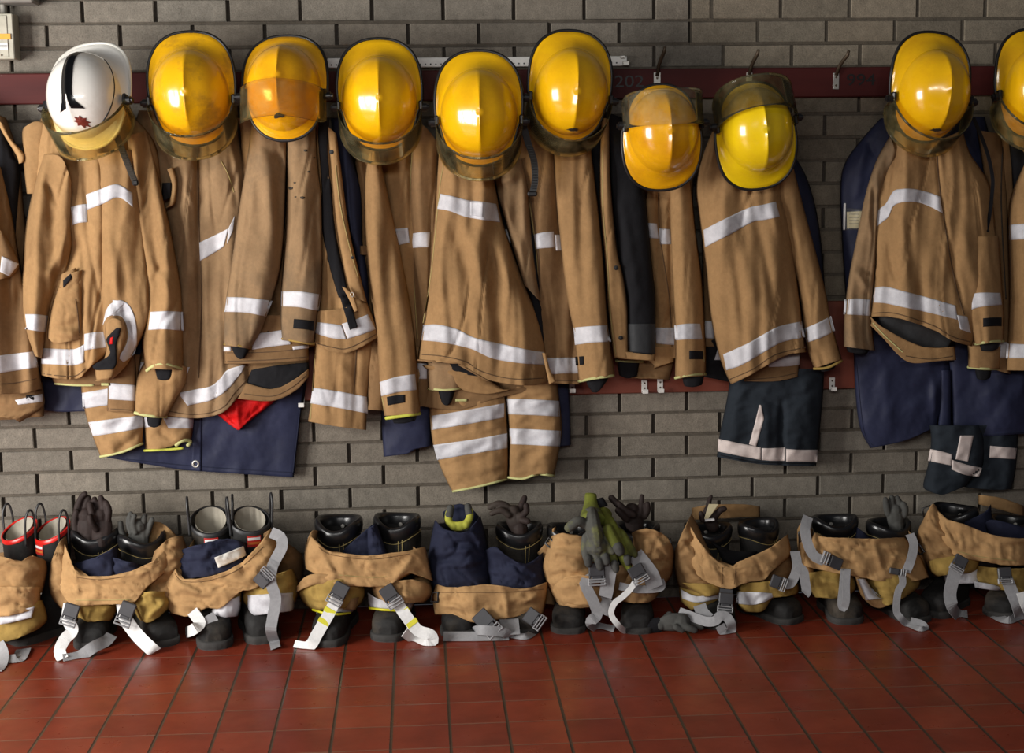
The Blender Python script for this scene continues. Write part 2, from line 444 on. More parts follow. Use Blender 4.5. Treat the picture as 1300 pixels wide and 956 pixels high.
def board_material():
    m, nt, b = nodes('maroon_board')
    n = _obj_noise(nt, 5, 5, .6, False, (.4, 1, 3)); r = ramp(nt, n.outputs[0], [(.3, (.055, .008, .008)), (.7, (.09, .014, .012))])
    n2 = _obj_noise(nt, 22, 4, .8, False); r2 = ramp(nt, n2.outputs[0], [(.7, (0,)*3), (.78, (.6,)*3)])
    nt.links.new(mixc(nt, r2.outputs[0], r.outputs[0], (.16, .11, .09)), b.inputs['Base Color'])
    b.inputs['Roughness'].default_value = .62; b.inputs['Specular IOR Level'].default_value = .25; bump(nt, b, n.outputs[0], .15, .002)
    m, nt, b = nodes('redbrown_board')
    n = _obj_noise(nt, 5, 5, .6, False, (.4, 1, 3)); r = ramp(nt, n.outputs[0], [(.3, (.13, .028, .016)), (.7, (.19, .045, .024))])
    nt.links.new(r.outputs[0], b.inputs['Base Color']); b.inputs['Roughness'].default_value = .5; bump(nt, b, n.outputs[0], .15, .002)
board_material()
RT = H0-.078; RB = H0-.172
mb = MB(); mb.box((1.3, -.0150, (RT+RB)/2), (7.4, .0260, RT-RB), .003)
tag(mb.build('coat_rail', 'maroon_board'), 'narrow dark maroon board along the brick wall carrying the helmets and upper hooks', 'coat rail')
z1 = H0-11.15*.075; z0 = H0-15.06*.075
mb = MB(); mb.box((1.3, -.0122, (z1+z0)/2), (7.4, .0196, z1-z0), .003)
tag(mb.build('backing_board', 'redbrown_board'), 'wide red-brown board on the brick wall behind the hems of the jackets', 'board')

# numbers painted on the upper rail
def rail_text(s, px, py, size, label):
    c = bpy.data.curves.new('rail_number', 'FONT'); c.body = s; c.size = size; c.extrude = .0005; c.align_x = 'CENTER'; c.align_y = 'CENTER'
    p = W(px, py, .0292)
    o = bpy.data.objects.new('rail_number', c); COL.objects.link(o)
    dg = bpy.context.evaluated_depsgraph_get(); me = bpy.data.meshes.new_from_object(o.evaluated_get(dg))
    bpy.data.objects.remove(o)
    me.materials.clear(); me.materials.append(MAT['trim_black'])
    o = _link('rail_number', me); o.location = (p.x, -.0288, p.z); o.rotation_euler = (R(90), 0, 0); o.scale = (1.25, 1, 1)
    tag(o, label, 'painted number')
rail_text('994', 1093, 102, .052, 'black painted number on the maroon rail between the bare hook and the right-hand helmets')
rail_text('202', 799, 104, .052, 'black painted number on the maroon rail just right of the metal strip end')

# hooks
def hook(px, py, mat, label, Y=.028, up=True, s=1.0, lean=0.0):
    p = W(px, py, Y)
    t = thing('coat_hook', label, 'hook', p, 'hooks on the maroon rail' if up else 'brackets along the bottom of the wide board')
    mb = MB()
    if up:
        mb.box(p+Vector((0, -.002, 0)), (.020*s, .004, .052*s), .001)
        mb.build('back_plate', 'steel', t)
        mb = MB(); mb.tube([p+Vector((0, -.004, .018)), p+Vector((.003+lean*.3, -.012, .045*s)), p+Vector((.006+lean*.6, -.032, .062*s)), p+Vector((.010+lean, -.050, .078*s)), p+Vector((.012+lean, -.056, .092*s))], [.006, .006, .0065, .006, .0045], 8)
        mb.build('prong', mat, t, smooth=True)
        mb = MB()
        for dz in (.012, -.014): mb.cyl(p+Vector((0, -.0046, dz)), (0, 1, 0), .0035, .0016, 10)
        mb.build('screw', 'hook_brown', t)
    else:
        mb.box(p+Vector((0, -.002, 0)), (.019, .004, .042), .001)
        mb.box(p+Vector((0, -.014, -.020)), (.019, .026, .004), .001)
        mb.box(p+Vector((0, -.026, -.014)), (.019, .003, .012), .001)
        mb.build('back_plate', 'white_metal', t)
        mb = MB()
        for dz in (.010, -.007): mb.cyl(p+Vector((0, -.0046, dz)), (0, 1, 0), .003, .0016, 10)
        mb.build('screw', 'hook_brown', t)
hook(1061, 103, 'hook_brown', 'bare metal hook on the maroon rail just left of the painted number 994', lean=.012)
hook(834, 104, 'hook_brown', 'long brown hook rising behind the raised clear visor of the upside-down orange-yellow helmet', lean=.004, s=1.15)
hook(951, 102, 'hook_brown', 'dark hook above the smoky visor of the lemon-yellow upside-down helmet', lean=.004)
for px, py, lb in ((383, 507, 'pale bracket on the wide board between the hanging navy sheet and a loose jacket flap'), (726, 489, 'pale bracket on the wide board beside the navy cloth right of the striped trouser legs'),
                   (818, 490, 'left one of the two pale brackets side by side under the open jacket'), (838, 489, 'right one of the two pale brackets side by side under the open jacket'),
                   (1056, 487, 'pale bracket on the wide board right of the dark hanging trousers')):
    hook(px, py, None, lb, Y=.022, up=False)

# perforated metal strip on the wall above the rail
a = W(416, 79, .0); b_ = W(795, 79, .0)
t = thing('metal_strip', 'white perforated metal strip fixed to the bricks above the rail behind the helmets', 'metal strip', (a+b_)/2)
mb = MB(); L = b_.x-a.x; zc = H0-.0525
mb.box(((a.x+b_.x)/2, -.010, zc), (L, .018, .030), .002); mb.build('channel', 'white_metal', t)
mb = MB(); x = a.x+.012
while x < b_.x-.02:
    mb.cyl((x, -.0197, zc-.006), (0, 1, 0), .0026, .001, 8); x += .0165
mb.build('hole_row', 'trim_black', t)
mb = MB(); mb.box((b_.x-.004, -.014, zc-.008), (.022, .028, .014), .002); mb.box((b_.x-.014, -.014, zc+.012), (.016, .024, .010), .002); mb.build('end_bracket', 'steel', t)

# switch box, conduit and lamp housing at the upper left
p = W(6, 47, .06)
t = thing('switch_box', 'beige metal switch box with an orange tape strip and a small white label', 'switch box', p)
q0 = W(-22, 17, .07); q1 = W(19, 75, .07)
mb = MB(); mb.box(((q0.x+q1.x)/2, -.035, (q0.z+q1.z)/2), (q1.x-q0.x, .07, q0.z-q1.z), .003); mb.build('housing', 'box_beige', t)
mb = MB(); mb.box(((q0.x+q1.x)/2-.006, -.0712, (q0.z+q1.z)/2), (q1.x-q0.x-.022, .0036, q0.z-q1.z-.012), .0015); mb.build('cover', 'box_beige', t)
c1 = W(-4, 46.5, .074)
mb = MB(); mb.box(c1, (.082, .0012, .017)); mb.build('tape', 'orange_tape', t)
c2 = W(3, 59, .074)
mb = MB(); mb.box(c2, (.032, .0012, .021)); mb.build('label_plate', 'label_white', t)
mb = MB()
for i in range(2): mb.box(c2+Vector((.001, -.0009, .003-i*.0052)), (.026, .0006, .0022))
mb.build('label_line', 'grey_paint', t)
c3 = W(2, 70, .074); mb = MB(); mb.cyl(c3, (0, 1, 0), .003, .002, 8); mb.build('screw', 'hook_brown', t)
p = W(4, 10, .03)
mb = MB(); mb.tube([Vector((p.x, -.03, q0.z)), Vector((p.x, -.03, q0.z+.3))], .0085, 12)
tag(mb.build('conduit', 'steel', smooth=True, org=Vector((p.x, -.03, q0.z))), 'short grey metal conduit running up from the beige switch box', 'conduit')
g = W(42, 3, .09)
mb = MB(); mb.box((g.x-.15, -.046, g.z+.045), (.30, .09, .09), .006)
mb.box((g.x-.15, -.050, g.z+.094), (.316, .10, .010), .003)
tag(mb.build('trunking', 'grey_paint', org=Vector((g.x-.15, -.045, g.z))), 'grey metal housing at the top left corner above the switch box', 'wall housing')

# ------------------------------------------------------------------ light
w = bpy.data.worlds.new('world'); scn.world = w; w.use_nodes = True
w.node_tree.nodes['Background'].inputs[0].default_value = (.75, .82, 1, 1); w.node_tree.nodes['Background'].inputs[1].default_value = .05
def area(name, loc, tgt, sx, sy, power, col):
    l = bpy.data.lights.new(name, 'AREA'); l.shape = 'RECTANGLE'; l.size = sx; l.size_y = sy; l.energy = power; l.color = col
    o = bpy.data.objects.new(name, l); COL.objects.link(o); o.location = loc
    o.rotation_euler = (Vector(tgt)-Vector(loc)).to_track_quat('-Z', 'Y').to_euler(); return o
# daylight through the open bay door, left and low, and the window rows of the bay doors behind the camera
for i in range(3):
    area('bay_door_daylight', (-2.45+i*.36, -2.0-i*.42, 1.2), (.7, -.1, .85), .36, 1.6, 66, (1, .97, .93))
for i in range(6):
    area('bay_window', (-1.3+i*.60, -6.0, 2.55), (-.6+i*.62, 0, 1.5), .30, .46, 14, (1, .97, .93))
scn.view_settings.view_transform = 'Standard'; scn.view_settings.look = 'None'; scn.view_settings.gamma = 1; scn.view_settings.exposure = 0.0
scn.view_settings.use_curve_mapping = False
# ------------------------------------------------------------------ helmets
def pchip(a, b, t): t = max(0, min(1, t)); t = t*t*(3-2*t); return a+(b-a)*t
def outline():
    half = [(0, .187), (.055, .179), (.098, .150), (.122, .106), (.131, .055), (.131, .008), (.126, -.022), (.116, -.040), (.110, -.066), (.094, -.106), (.062, -.138), (.025, -.152), (0, -.154)]
    pts = half+[(-x, y) for x, y in reversed(half[1:-1])]
    return spline(pts, 96, closed=True)[:96]
OUT = outline()
def brim_c(a, b):
    return -.012-.020*max(0, (b-.06)/.12)**1.3-.010*max(0, (-b-.08)/.07)
def make_helmet(suffix=''):
    """a helmet in its own frame: x across, z towards the neck guard, -y the crown"""
    D = {}
    n = 96; V = []; Fc = []
    RA, RB_ = .116, .137
    # dome rings from the crown to the base
    rings = [0.0, .12, .25, .38, .5, .61, .71, .80, .87, .92, .955, .98, .995]
    def dome(r, th):
        x = math.sin(th)*RA*r; z = math.cos(th)*RB_*r*(1.0 if math.cos(th) > 0 else .985)
        H = .128*(max(0, 1-r**2.5))**.52
        keel = .019*math.exp(-abs(x)/.019)*(1-r**3)
        return Vector((x, -(H+keel), z-.002))
    V.append(dome(0, 0))
    for r in rings[1:]:
        for j in range(n): V.append(dome(r, 2*math.pi*j/n))
    base = (len(rings)-2)*n+1
    # match outline samples to angles: resample outline by angle
    def out_at(th):
        best = None
        dx, dz = math.sin(th), math.cos(th)
        for i in range(96):
            p, q = OUT[i], OUT[(i+1) % 96]
            # intersect ray
            ex, ez = q[0]-p[0], q[1]-p[1]
            det = dx*(-ez)+ex*dz
            if abs(det) < 1e-12: continue
            t = (p[0]*(-ez)+ex*p[1])/det; s = (dx*p[1]-dz*p[0])/det
            if t > 0 and -1e-6 <= s <= 1+1e-6: best = t if best is None else max(best, t)
        return Vector((dx*best, 0, dz*best))
    OA = [out_at(2*math.pi*j/n) for j in range(n)]
    fr = [.10, .35, .7, 1.0]
    for f in fr:
        for j in range(n):
            b0 = V[base+j]; o = OA[j]
            x = b0.x+(o.x-b0.x)*f; z = b0.z+(o.z-b0.z)*f
            cc = brim_c(o.x, o.z)
            V.append(Vector((x, -(cc*(f**.6) if f > .12 else -.001), z)))
    # rolled lip and the inside
    for inset, dy in ((.0, .006), (.006, .008)):
        for j in range(n):
            o = OA[j]; l = o.length
            V.append(Vector((o.x*(1-inset/l), -(brim_c(o.x, o.z))+dy, o.z*(1-inset/l))))
    for r in (.98, .90, .6, .25):
        for j in range(n):
            p = dome(r*.97, 2*math.pi*j/n)
            V.append(Vector((p.x, p.y+.009, p.z)))
    nr = (len(V)-1)//n
    for j in range(n): Fc.append((0, 1+j, 1+(j+1) % n))
    for i in range(nr-1):
        for j in range(n): Fc.append((1+i*n+j, 1+(i+1)*n+j, 1+(i+1)*n+(j+1) % n, 1+i*n+(j+1) % n))
    D['shell'] = (V, [tuple(reversed(f)) for f in Fc])
    mb = MB(); mb.tube([Vector((o.x, -brim_c(o.x, o.z)+.002, o.z)) for o in OA], .0052, 8, closed=True)
    D['edge_trim'] = (mb.V, mb.F)
    return D
HD = make_helmet()
def visor_mesh(alpha, hgt=.112, wid=.131, rad=.152, flare=.0):
    n, k = 40, 8; V = []; piv = Vector((0, -.012, -.026))
    ca, sa = math.cos(alpha), math.sin(alpha)
    for t in (0, 1):
        for i in range(k+1):
            for j in range(n+1):
                s = R(-93+186*j/n); h = hgt*(i/k)
                edge = abs(s)/R(93)
                h *= 1-.30*edge**6
                a = (wid+flare*i/k-t*.002)*math.sin(s)
                b = -(rad+flare*i/k-t*.002)*max(math.cos(s), -.05)
                c = .012-h+.010*(1-edge)
                # turn about the pivots
                b2 = b*ca+c*sa; c2 = c*ca-b*sa
                V.append(Vector((a, -c2, b2))+piv)
    m_ = (k+1)*(n+1); Fc = []
    for t in (0, 1):
        for i in range(k):
            for j in range(n):
                f = (t*m_+i*(n+1)+j, t*m_+i*(n+1)+j+1, t*m_+(i+1)*(n+1)+j+1, t*m_+(i+1)*(n+1)+j)
                Fc.append(f if t else tuple(reversed(f)))
    for j in range(n):
        for i in (0, k):
            a0 = i*(n+1)+j; Fc.append((a0, a0+1, m_+a0+1, m_+a0))
    for i in range(k):
        for j in (0, n):
            a0 = i*(n+1)+j; Fc.append((a0, a0+n+1, m_+a0+n+1, m_+a0))
    return V, Fc
def vis_edge(alpha, top, hgt=.112, wid=.131, rad=.152):
    piv = Vector((0, -.012, -.026)); ca, sa = math.cos(alpha), math.sin(alpha); P = []
    for j in range(41):
        s = R(-93+186*j/40); edge = abs(s)/R(93); h = (hgt if top else 0)*(1-.30*edge**6)
        a = wid*math.sin(s); b = -rad*max(math.cos(s), -.05); c = .012-h+.010*(1-edge)
        P.append(Vector((a, -(c*ca-b*sa), b*ca+c*sa))+piv)
    return P
SHELL_MESH = {}
def helmet(px, py, Y, scale, rot, yaw, pitch, shell, trim, alpha, vmat, label, group='helmets on the wall', gap=None, flip=False, vh=.112, tilt=0):
    c = W(px, py, Y)
    t = thing('fire_helmet', label, 'helmet', c, group)
    ORG[t.name] = Vector((0, 0, 0))
    t.rotation_mode = 'XYZ'
    Rm = Matrix.Rotation(yaw, 4, 'Z') @ Matrix.Rotation(pitch, 4, 'X') @ Matrix.Rotation(rot+(math.pi if flip else 0), 4, 'Y')
    t.rotation_euler = Rm.to_euler(); t.scale = (scale,)*3
    def part(nm, VF, mat, label=None, smooth=True):
        o = mesh(nm, VF[0], VF[1], mat, t, smooth, label); return o
    key = 'shell'
    if key not in SHELL_MESH:
        o = part('helmet_shell', HD['shell'], shell); SHELL_MESH[key] = o.data
        e = part('edge_trim', HD['edge_trim'], trim); SHELL_MESH['trim'] = e.data
    else:
        for nm, k2 in (('helmet_shell', 'shell'), ('edge_trim', 'trim')):
            o = bpy.data.objects.new(nm, SHELL_MESH[k2]); COL.objects.link(o); o.parent = t; ORG[o.name] = Vector((0, 0, 0))
            if k2 == 'shell': sh = o
            else: e = o
        o = sh
    for ob, mt in ((o, shell), (e, trim)):
        ob.material_slots[0].link = 'OBJECT'; ob.material_slots[0].material = MAT[mt]
    v = part('visor', visor_mesh(alpha, vh), vmat)
    mb = MB(); mb.tube(vis_edge(alpha, True, vh), .0007, 6); part('visor_rim', (mb.V, mb.F), 'visor_smoke')
    for s in (-1, 1):
        mb = MB(); mb.cyl((s*.136, -.012, -.026), (1, 0, 0), .013, .018, 16)
        mb.box((s*.127, -.014, -.020), (.014, .022, .030), .004)
        mb.cyl((s*.147, -.012, -.026), (1, 0, 0), .008, .010, 12)
        part('visor_pivot', (mb.V, mb.F), 'plastic_black', smooth=False)
    # inner harness seen from the side
    mb = MB(); mb.tube([Vector((math.sin(a_)*.094, .014, math.cos(a_)*.112)) for a_ in [2*math.pi*i/32 for i in range(32)]], .011, 6, closed=True, flat=1.0)
    part('harness_band', (mb.V, mb.F), 'black_cloth')
    return t
Y0 = .265
HELM = []
AM = 'visor_amber'
def deg(*a): return [R(x) for x in a]
HELM.append(helmet(111, 124, .285, .97, R(-4), R(-13), R(-17), 'shell_white', 'trim_white', R(30), AM, 'white fire helmet with a black centre stripe and a red crest on its peak'))
HELM.append(helmet(243, 119, .25, .985, R(-1), R(0), R(0), 'shell_dirty', 'trim_black', R(40), AM, 'scuffed dirty yellow fire helmet beside the white one, dark visor hanging below the peak', ))
HELM.append(helmet(361, 114, .27, .97, R(0), R(-4), R(-16), 'shell_orange', 'trim_black', R(84), AM, 'orange-yellow fire helmet with its amber visor raised across the front of the shell'))
HELM.append(helmet(482, 126, .255, .97, R(0), R(0), R(0), 'shell_yellow', 'trim_black', R(36), AM, 'clean yellow fire helmet hanging upright before the left part of the metal strip'))
HELM.append(helmet(608, 144, .30, 1.0, R(0), R(-2), R(0), 'shell_yellow', 'trim_black', R(38), AM, 'yellow fire helmet set lowest among the upright ones, black ribbed strap hanging at its right'))
HELM.append(helmet(724, 116, .27, .97, R(3), R(3), R(2), 'shell_yellow', 'trim_black', R(28), AM, 'yellow fire helmet left of the painted number 202, dark scuff at its peak'))
HELM.append(helmet(841, 168, .31, .93, R(-2), R(2), R(0), 'shell_orange', 'trim_black', R(84), 'visor_clear', 'upside-down orange-yellow fire helmet with a clear raised visor reflecting light', flip=True))
HELM.append(helmet(960, 166, .30, .95, R(-6), R(0), R(0), 'shell_lemon', 'trim_black', R(64), 'visor_smoke', 'upside-down lemon-yellow fire helmet with a smoky visor sticking up in front of the rail', flip=True))
HELM.append(helmet(1182, 117, .27, .975, R(3), R(4), R(2), 'shell_yellow', 'trim_black', R(32), AM, 'yellow fire helmet right of the painted number 994, above the navy garment'))
HELM.append(helmet(1316, 112, .27, .975, R(0), R(2), R(0), 'shell_yellow', 'trim_black', R(36), AM, 'yellow fire helmet cut off by the right edge of the picture'))

# marks on the white helmet
def on_shell(a, b, off=.0012):
    """a point of the dome above (a,b) in the helmet frame"""
    RA, RB_ = .116, .137
    zz = (b+.002)/RB_; r = min(math.hypot(a/RA, zz), .995)
    H = .128*(max(0, 1-r**2.5))**.52; keel = .019*math.exp(-abs(a)/.019)*(1-r**3)
    return Vector((a, -(H+keel)-off, b))
def shell_patch(t, nm, rows, mat, off=.0015, nu=10, nv=30):
    V = []; 
    rr = [spline(r, nu, False) for r in rows]
    for i in range(nv+1):
        for j in range(nu+1):
            colp = [r[j] for r in rr]
            k = (len(colp)-1)*i/nv; a = int(min(k, len(colp)-2)); f = k-a
            x = colp[a][0]+(colp[a+1][0]-colp[a][0])*f; z = colp[a][1]+(colp[a+1][1]-colp[a][1])*f
            V.append(on_shell(x, z, off))
    Fc = [(i*(nu+1)+j, i*(nu+1)+j+1, (i+1)*(nu+1)+j+1, (i+1)*(nu+1)+j) for i in range(nv) for j in range(nu)]
    Fc = [tuple(reversed(f)) for f in Fc]
    return mesh(nm, V, Fc, mat, t, True)
hw = HELM[0]
shell_patch(hw, 'black_stripe', [[(-.013, .131), (.014, .131)], [(-.017, .03), (.017, .03)], [(-.017, -.040), (.016, -.040)]], 'tape_black')
shell_patch(hw, 'black_stripe', [[(-.017, -.040), (-.001, -.040)], [(-.020, -.058), (-.002, -.058)], [(-.034, -.082), (-.008, -.078)]], 'tape_black')
shell_patch(hw, 'black_stripe', [[(.002, -.040), (.016, -.040)], [(.003, -.056), (.022, -.056)], [(.008, -.078), (.044, -.076)]], 'tape_black')
mb = MB(); P = []
for i in range(16):
    r = .017 if i % 2 == 0 else .0105
    P.append(Vector((math.sin(i*math.pi/8)*r*1.25, 0, math.cos(i*math.pi/8)*r*.8)))
Pq = [on_shell(p.x+.024, p.z-.108, .002) for p in P]; cc = on_shell(.024, -.108, .0035)
back = [q+Vector((0, .004, .002)) for q in Pq]
mb.add(Pq+back+[cc+Vector((0, -.003, 0))], [(i, (i+1) % 16, 32) for i in range(16)]+[(i, 16+i, 16+(i+1) % 16, (i+1) % 16) for i in range(16)])
mesh('crest', mb.V, mb.F, 'crest_red', hw, False)
mb = MB(); mb.tube([on_shell(.107*math.sin(a_)*1.01, .130*math.cos(a_)*1.01, .002)+Vector((0, .004, 0)) for a_ in [R(40+i*4) for i in range(26)]], .0022, 6)
mesh('shell_seam', mb.V, mb.F, 'trim_black', hw, True)
for i in (5, 2, 8):   # scuffs at the peak
    h = HELM[i]; x0 = {5: .002, 2: -.002, 8: -.006}[i]; z0 = {5: -.118, 2: -.112, 8: -.118}[i]; P = []
    rr = random.Random(i)
    K = 26
    for q in range(K):
        r = (.6+.4*rr.random()); P.append((x0+math.sin(q*2*math.pi/K)*.021*r, z0+math.cos(q*2*math.pi/K)*.006*r))
    V = [on_shell(x, z, .0012) for x, z in P]+[on_shell(x0, z0, .0012)]
    mesh('scuff_mark', V, [((q+1) % K, q, K) for q in range(K)], 'zip_dark', h, True)

# chin straps hanging beside three helmets: ribbons through measured points
def ribbon_mesh(pts, width, thick=.0022, n=40, face=Vector((0, -1, .15)), smooth_path=True, taper=None):
    """pts: room points, or (x,y,z,angle) with a twist in degrees"""
    P = [tuple(p) if len(p) == 4 else (*p, 0.0) for p in pts]
    S = spline(P, n, smooth_path); V = []; Fc = []
    for i, s in enumerate(S):
        p = Vector(s[:3]); a = Vector(S[max(i-1, 0)][:3]); b = Vector(S[min(i+1, n)][:3]); t = (b-a)
        if t.length < 1e-9: t = Vector((0, 0, -1))
        t.normalize()
        side = t.cross(face)
        if side.length < 1e-3: side = Vector((1, 0, 0))
        side.normalize(); side = Matrix.Rotation(R(s[3]), 3, t) @ side; nn = side.cross(t).normalized()
        w_ = width*(taper(i/n) if taper else 1)
        for sx, sn in ((-1, -1), (1, -1), (1, 1), (-1, 1)): V.append(p+side*(w_/2*sx)+nn*(thick/2*sn))
    for i in range(n):
        for j in range(4): Fc.append((i*4+j, i*4+(j+1) % 4, (i+1)*4+(j+1) % 4, (i+1)*4+j))
    Fc += [(3, 2, 1, 0), (n*4, n*4+1, n*4+2, n*4+3)]
    return V, Fc
def to_local(t, V):
    bpy.context.view_layer.update(); mi = (Matrix.Translation(t.location) @ t.rotation_euler.to_matrix().to_4x4() @ Matrix.Diagonal((*t.scale, 1))).inverted()
    return [mi @ Vector(v) for v in V]
def chin(hi, pts, width, mat, rib=False, end=None):
    t = HELM[hi]; V, Fc = ribbon_mesh([W(*p) for p in pts], width, .005 if rib else .003)
    mesh('chin_strap', to_local(t, V), Fc, mat, t, False)
    if rib:
        mb = MB(); S = spline([tuple(W(*p)) for p in pts], 26)
        for s in S[8:25]: mb.box(Vector(s)+Vector((0, -.0035, 0)), (width*.8, .004, .003), .0008)
        mesh('strap_slider', to_local(t, mb.V), mb.F, mat, t, False)
    if end:
        mb = MB(); mb.box(W(*pts[-1]), end, .004); mesh('strap_buckle', to_local(t, mb.V), mb.F, 'plastic_black', t, False)
chin(4, [(664, 158, .26), (670, 180, .255), (678, 205, .25), (679, 230, .25), (676, 246, .25)], .020, 'plastic_black', True, (.030, .012, .016))
chin(0, [(148, 172, .27), (155, 190, .265), (163, 210, .26), (172, 232, .255)], .019, 'strap_dark' if False else 'zip_dark', True, (.018, .012, .018))
chin(8, [(1236, 150, .26), (1252, 190, .22), (1260, 225, .20), (1259, 250, .20), (1256, 275, .2), (1252, 293, .2)], .011, 'black_cloth', False, (.022, .010, .010))
chin(0, [(128, 178, .30), (105, 183, .30), (86, 176, .29), (76, 160, .28)], .010, 'black_cloth')
# ------------------------------------------------------------------ cloth
BV = {}      # surface of each cloth part, to sew stripes and patches on
def nz(x, y, z): return noise.noise(Vector((x, y, z)))
def resample_rows(rows, nu):
    return [spline(r, nu, True) for r in rows]
def grid_px(rows, nu, nv, smooth=True):
    """rows: polylines of measured points, top to bottom -> (nv+1) x (nu+1) grid"""
    RR = resample_rows(rows, nu)
    k = len(RR); cols = []
    # distribute samples by mean row distance
    Ls = [0]
    for a, b in zip(RR, RR[1:]):
        Ls.append(Ls[-1]+sum(math.dist(p, q) for p, q in zip(a, b))/(nu+1))
    G = []
    for i in range(nv+1):
        s = Ls[-1]*i/nv; j = 0
        while j < k-2 and Ls[j+1] < s: j += 1
        t = (s-Ls[j])/max(Ls[j+1]-Ls[j], 1e-9)
        row = []
        for u in range(nu+1):
            p1, p2 = RR[j][u], RR[j+1][u]
            p0 = RR[max(j-1, 0)][u]; p3 = RR[min(j+2, k-1)][u]
            row.append(cr(p0, p1, p2, p3, t) if smooth else tuple(x+(y-x)*t for x, y in zip(p1, p2)))
        G.append(row)
    return G
def fold_disp(px, py, folds):
    d = 0.0
    for (x0, y0, x1, y1, w, a) in folds:
        vx, vy = x1-x0, y1-y0; L2 = vx*vx+vy*vy
        t = ((px-x0)*vx+(py-y0)*vy)/L2
        if t < -.25 or t > 1.25: continue
        tc = max(0, min(1, t)); dx = px-(x0+vx*tc); dy = py-(y0+vy*tc)
        q = (dx*dx+dy*dy)/(w*w)
        if q > 9: continue
        taper = min(1, .35+2.6*min(tc, 1-tc)) if L2 > 400 else 1
        d += a*math.exp(-q)*taper
    return d*.00145
def style_disp(px, py, seed, style, amp):
    if style == 'hang':
        wx = px+16*nz(px/80, py/150, seed+9)
        d = .026*nz(wx/27, py/330, seed)+.010*nz(wx/12, py/200, seed+3)
        d += .005*(1-2*abs(nz((px+py*.6)/40, (py-px*.3)/24, seed+5)))*max(0, nz(px/50, py/60, seed+20)+.15)
        c = abs(nz(wx/34+.25*py/80, py/240, seed+30)); d -= .009*max(0, 1-c/.06)*min(1, max(0, nz(px/70, py/110, seed+33)*2+.7))
        d += .0022*nz(px/10, py/22, seed+7)
    elif style == 'crumple':
        qx = px+14*nz(px/34, py/24, seed+1); qy = py+9*nz(px/36, py/20, seed+2)
        r = 1-2*abs(nz(qx/58, qy/15, seed)); r2 = 1-2*abs(nz((qx+qy*1.2)/40, (qy-qx*.35)/17, seed+4))
        c = abs(nz(qx/60+qy/70, qy/17-qx/70, seed+30)); c2 = abs(nz(qx/30-qy/26, qy/30+qx/70, seed+37))
        d = .015*r+.009*r2-.0085*max(0, 1-c/.06)-.006*max(0, 1-c2/.05)+.0016*nz(px/8, py/7, seed+6)-.006
    elif style == 'tarp':
        d = .010*nz(px/45, py/90, seed)+.004*nz((px+py*.4)/18, py/40, seed+2)+.0008*nz(px/6, py/6, seed+5)
    elif style == 'trouser':
        d = .010*nz(px/20, py/90, seed)+.007*(1-2*abs(nz((px+py)/24, py/16, seed+4)))+.002*nz(px/8, py/9, seed+7)
    else:
        d = .002*nz(px/9, py/9, seed)
    return d*amp
SEED = [0]
def panel(name, parent, rows, Y, T, mat, style='hang', amp=1.0, folds=(), sq=3.0, step=2.6, back=.35, smooth=True, label=None, org=None, lean=0.0, Yu=None):
    """a closed body of cloth: rows of measured points top to bottom, Y front of wall (number or list per row), T bulge"""
    SEED[0] += 1; seed = SEED[0]*3.71
    W_ = max(sum(math.dist(a, b) for a, b in zip(r, r[1:])) for r in rows)
    Hh = sum(math.dist(tuple(sum(c)/len(r) for c in zip(*r)), tuple(sum(c)/len(q) for c in zip(*q))) for r, q in zip(rows, rows[1:]))
    nu = max(8, int(W_/step)); nv = max(3, int(Hh/step))
    Ys = Y if isinstance(Y, (list, tuple)) else [Y]*len(rows)
    rows3 = [[(p[0], p[1], y+(p[2] if len(p) > 2 else 0)) for p in r] for r, y in zip(rows, Ys)]
    G = grid_px(rows3, nu, nv, smooth)
    V = []; n1 = nu+1
    for i, r in enumerate(G):
        for j, (x, y, d) in enumerate(r):
            u = j/nu; pr = (max(0, 1-abs(2*u-1)**sq))**.5
            e = min(1.0, min(j, nu-j)/(nu*.08+1))
            disp = (style_disp(x, y, seed, style, amp)+fold_disp(x, y, folds))*e
            if style == 'crumple': y += 1.3*nz(x/7, y/40, seed+50)*amp
            V.append(W(x, y, max(.004, d+T*pr+disp)))
    nf = len(V)
    bu = 6
    for i, r in enumerate(G):
        for b in range(1, bu):
            u = 1-b/bu; x, y, d = r[int(round(u*nu))]
            V.append(W(x, y, max(.003, d-T*back*math.sin(math.pi*u))))
    Fc = []
    for i in range(nv):
        for j in range(nu): Fc.append((i*n1+j, (i+1)*n1+j, (i+1)*n1+j+1, i*n1+j+1))
        def B(ii, b): 
            if b == 0: return ii*n1+nu
            if b == bu: return ii*n1
            return nf+ii*(bu-1)+b-1
        for b in range(bu): Fc.append((B(i, b), B(i+1, b), B(i+1, b+1), B(i, b+1)))
    ncap = len(Fc)
    for ii in (0, nv):
        for b in range(bu):
            ja = int(round((1-b/bu)*nu)); jb = int(round((1-(b+1)/bu)*nu))
            ring = [ii*n1+j for j in range(jb, ja+1)]
            if b > 0: ring.append(nf+ii*(bu-1)+b-1)
            if b+1 < bu: ring.append(nf+ii*(bu-1)+b)
            Fc.append(tuple(ring) if ii == 0 else tuple(reversed(ring)))
    o = mesh(name, V, Fc, mat, parent, True, label, org=org)
    BV[o.name] = BVHTree.FromPolygons([tuple(v) for v in V], [f for f in Fc[:ncap]])
    return o
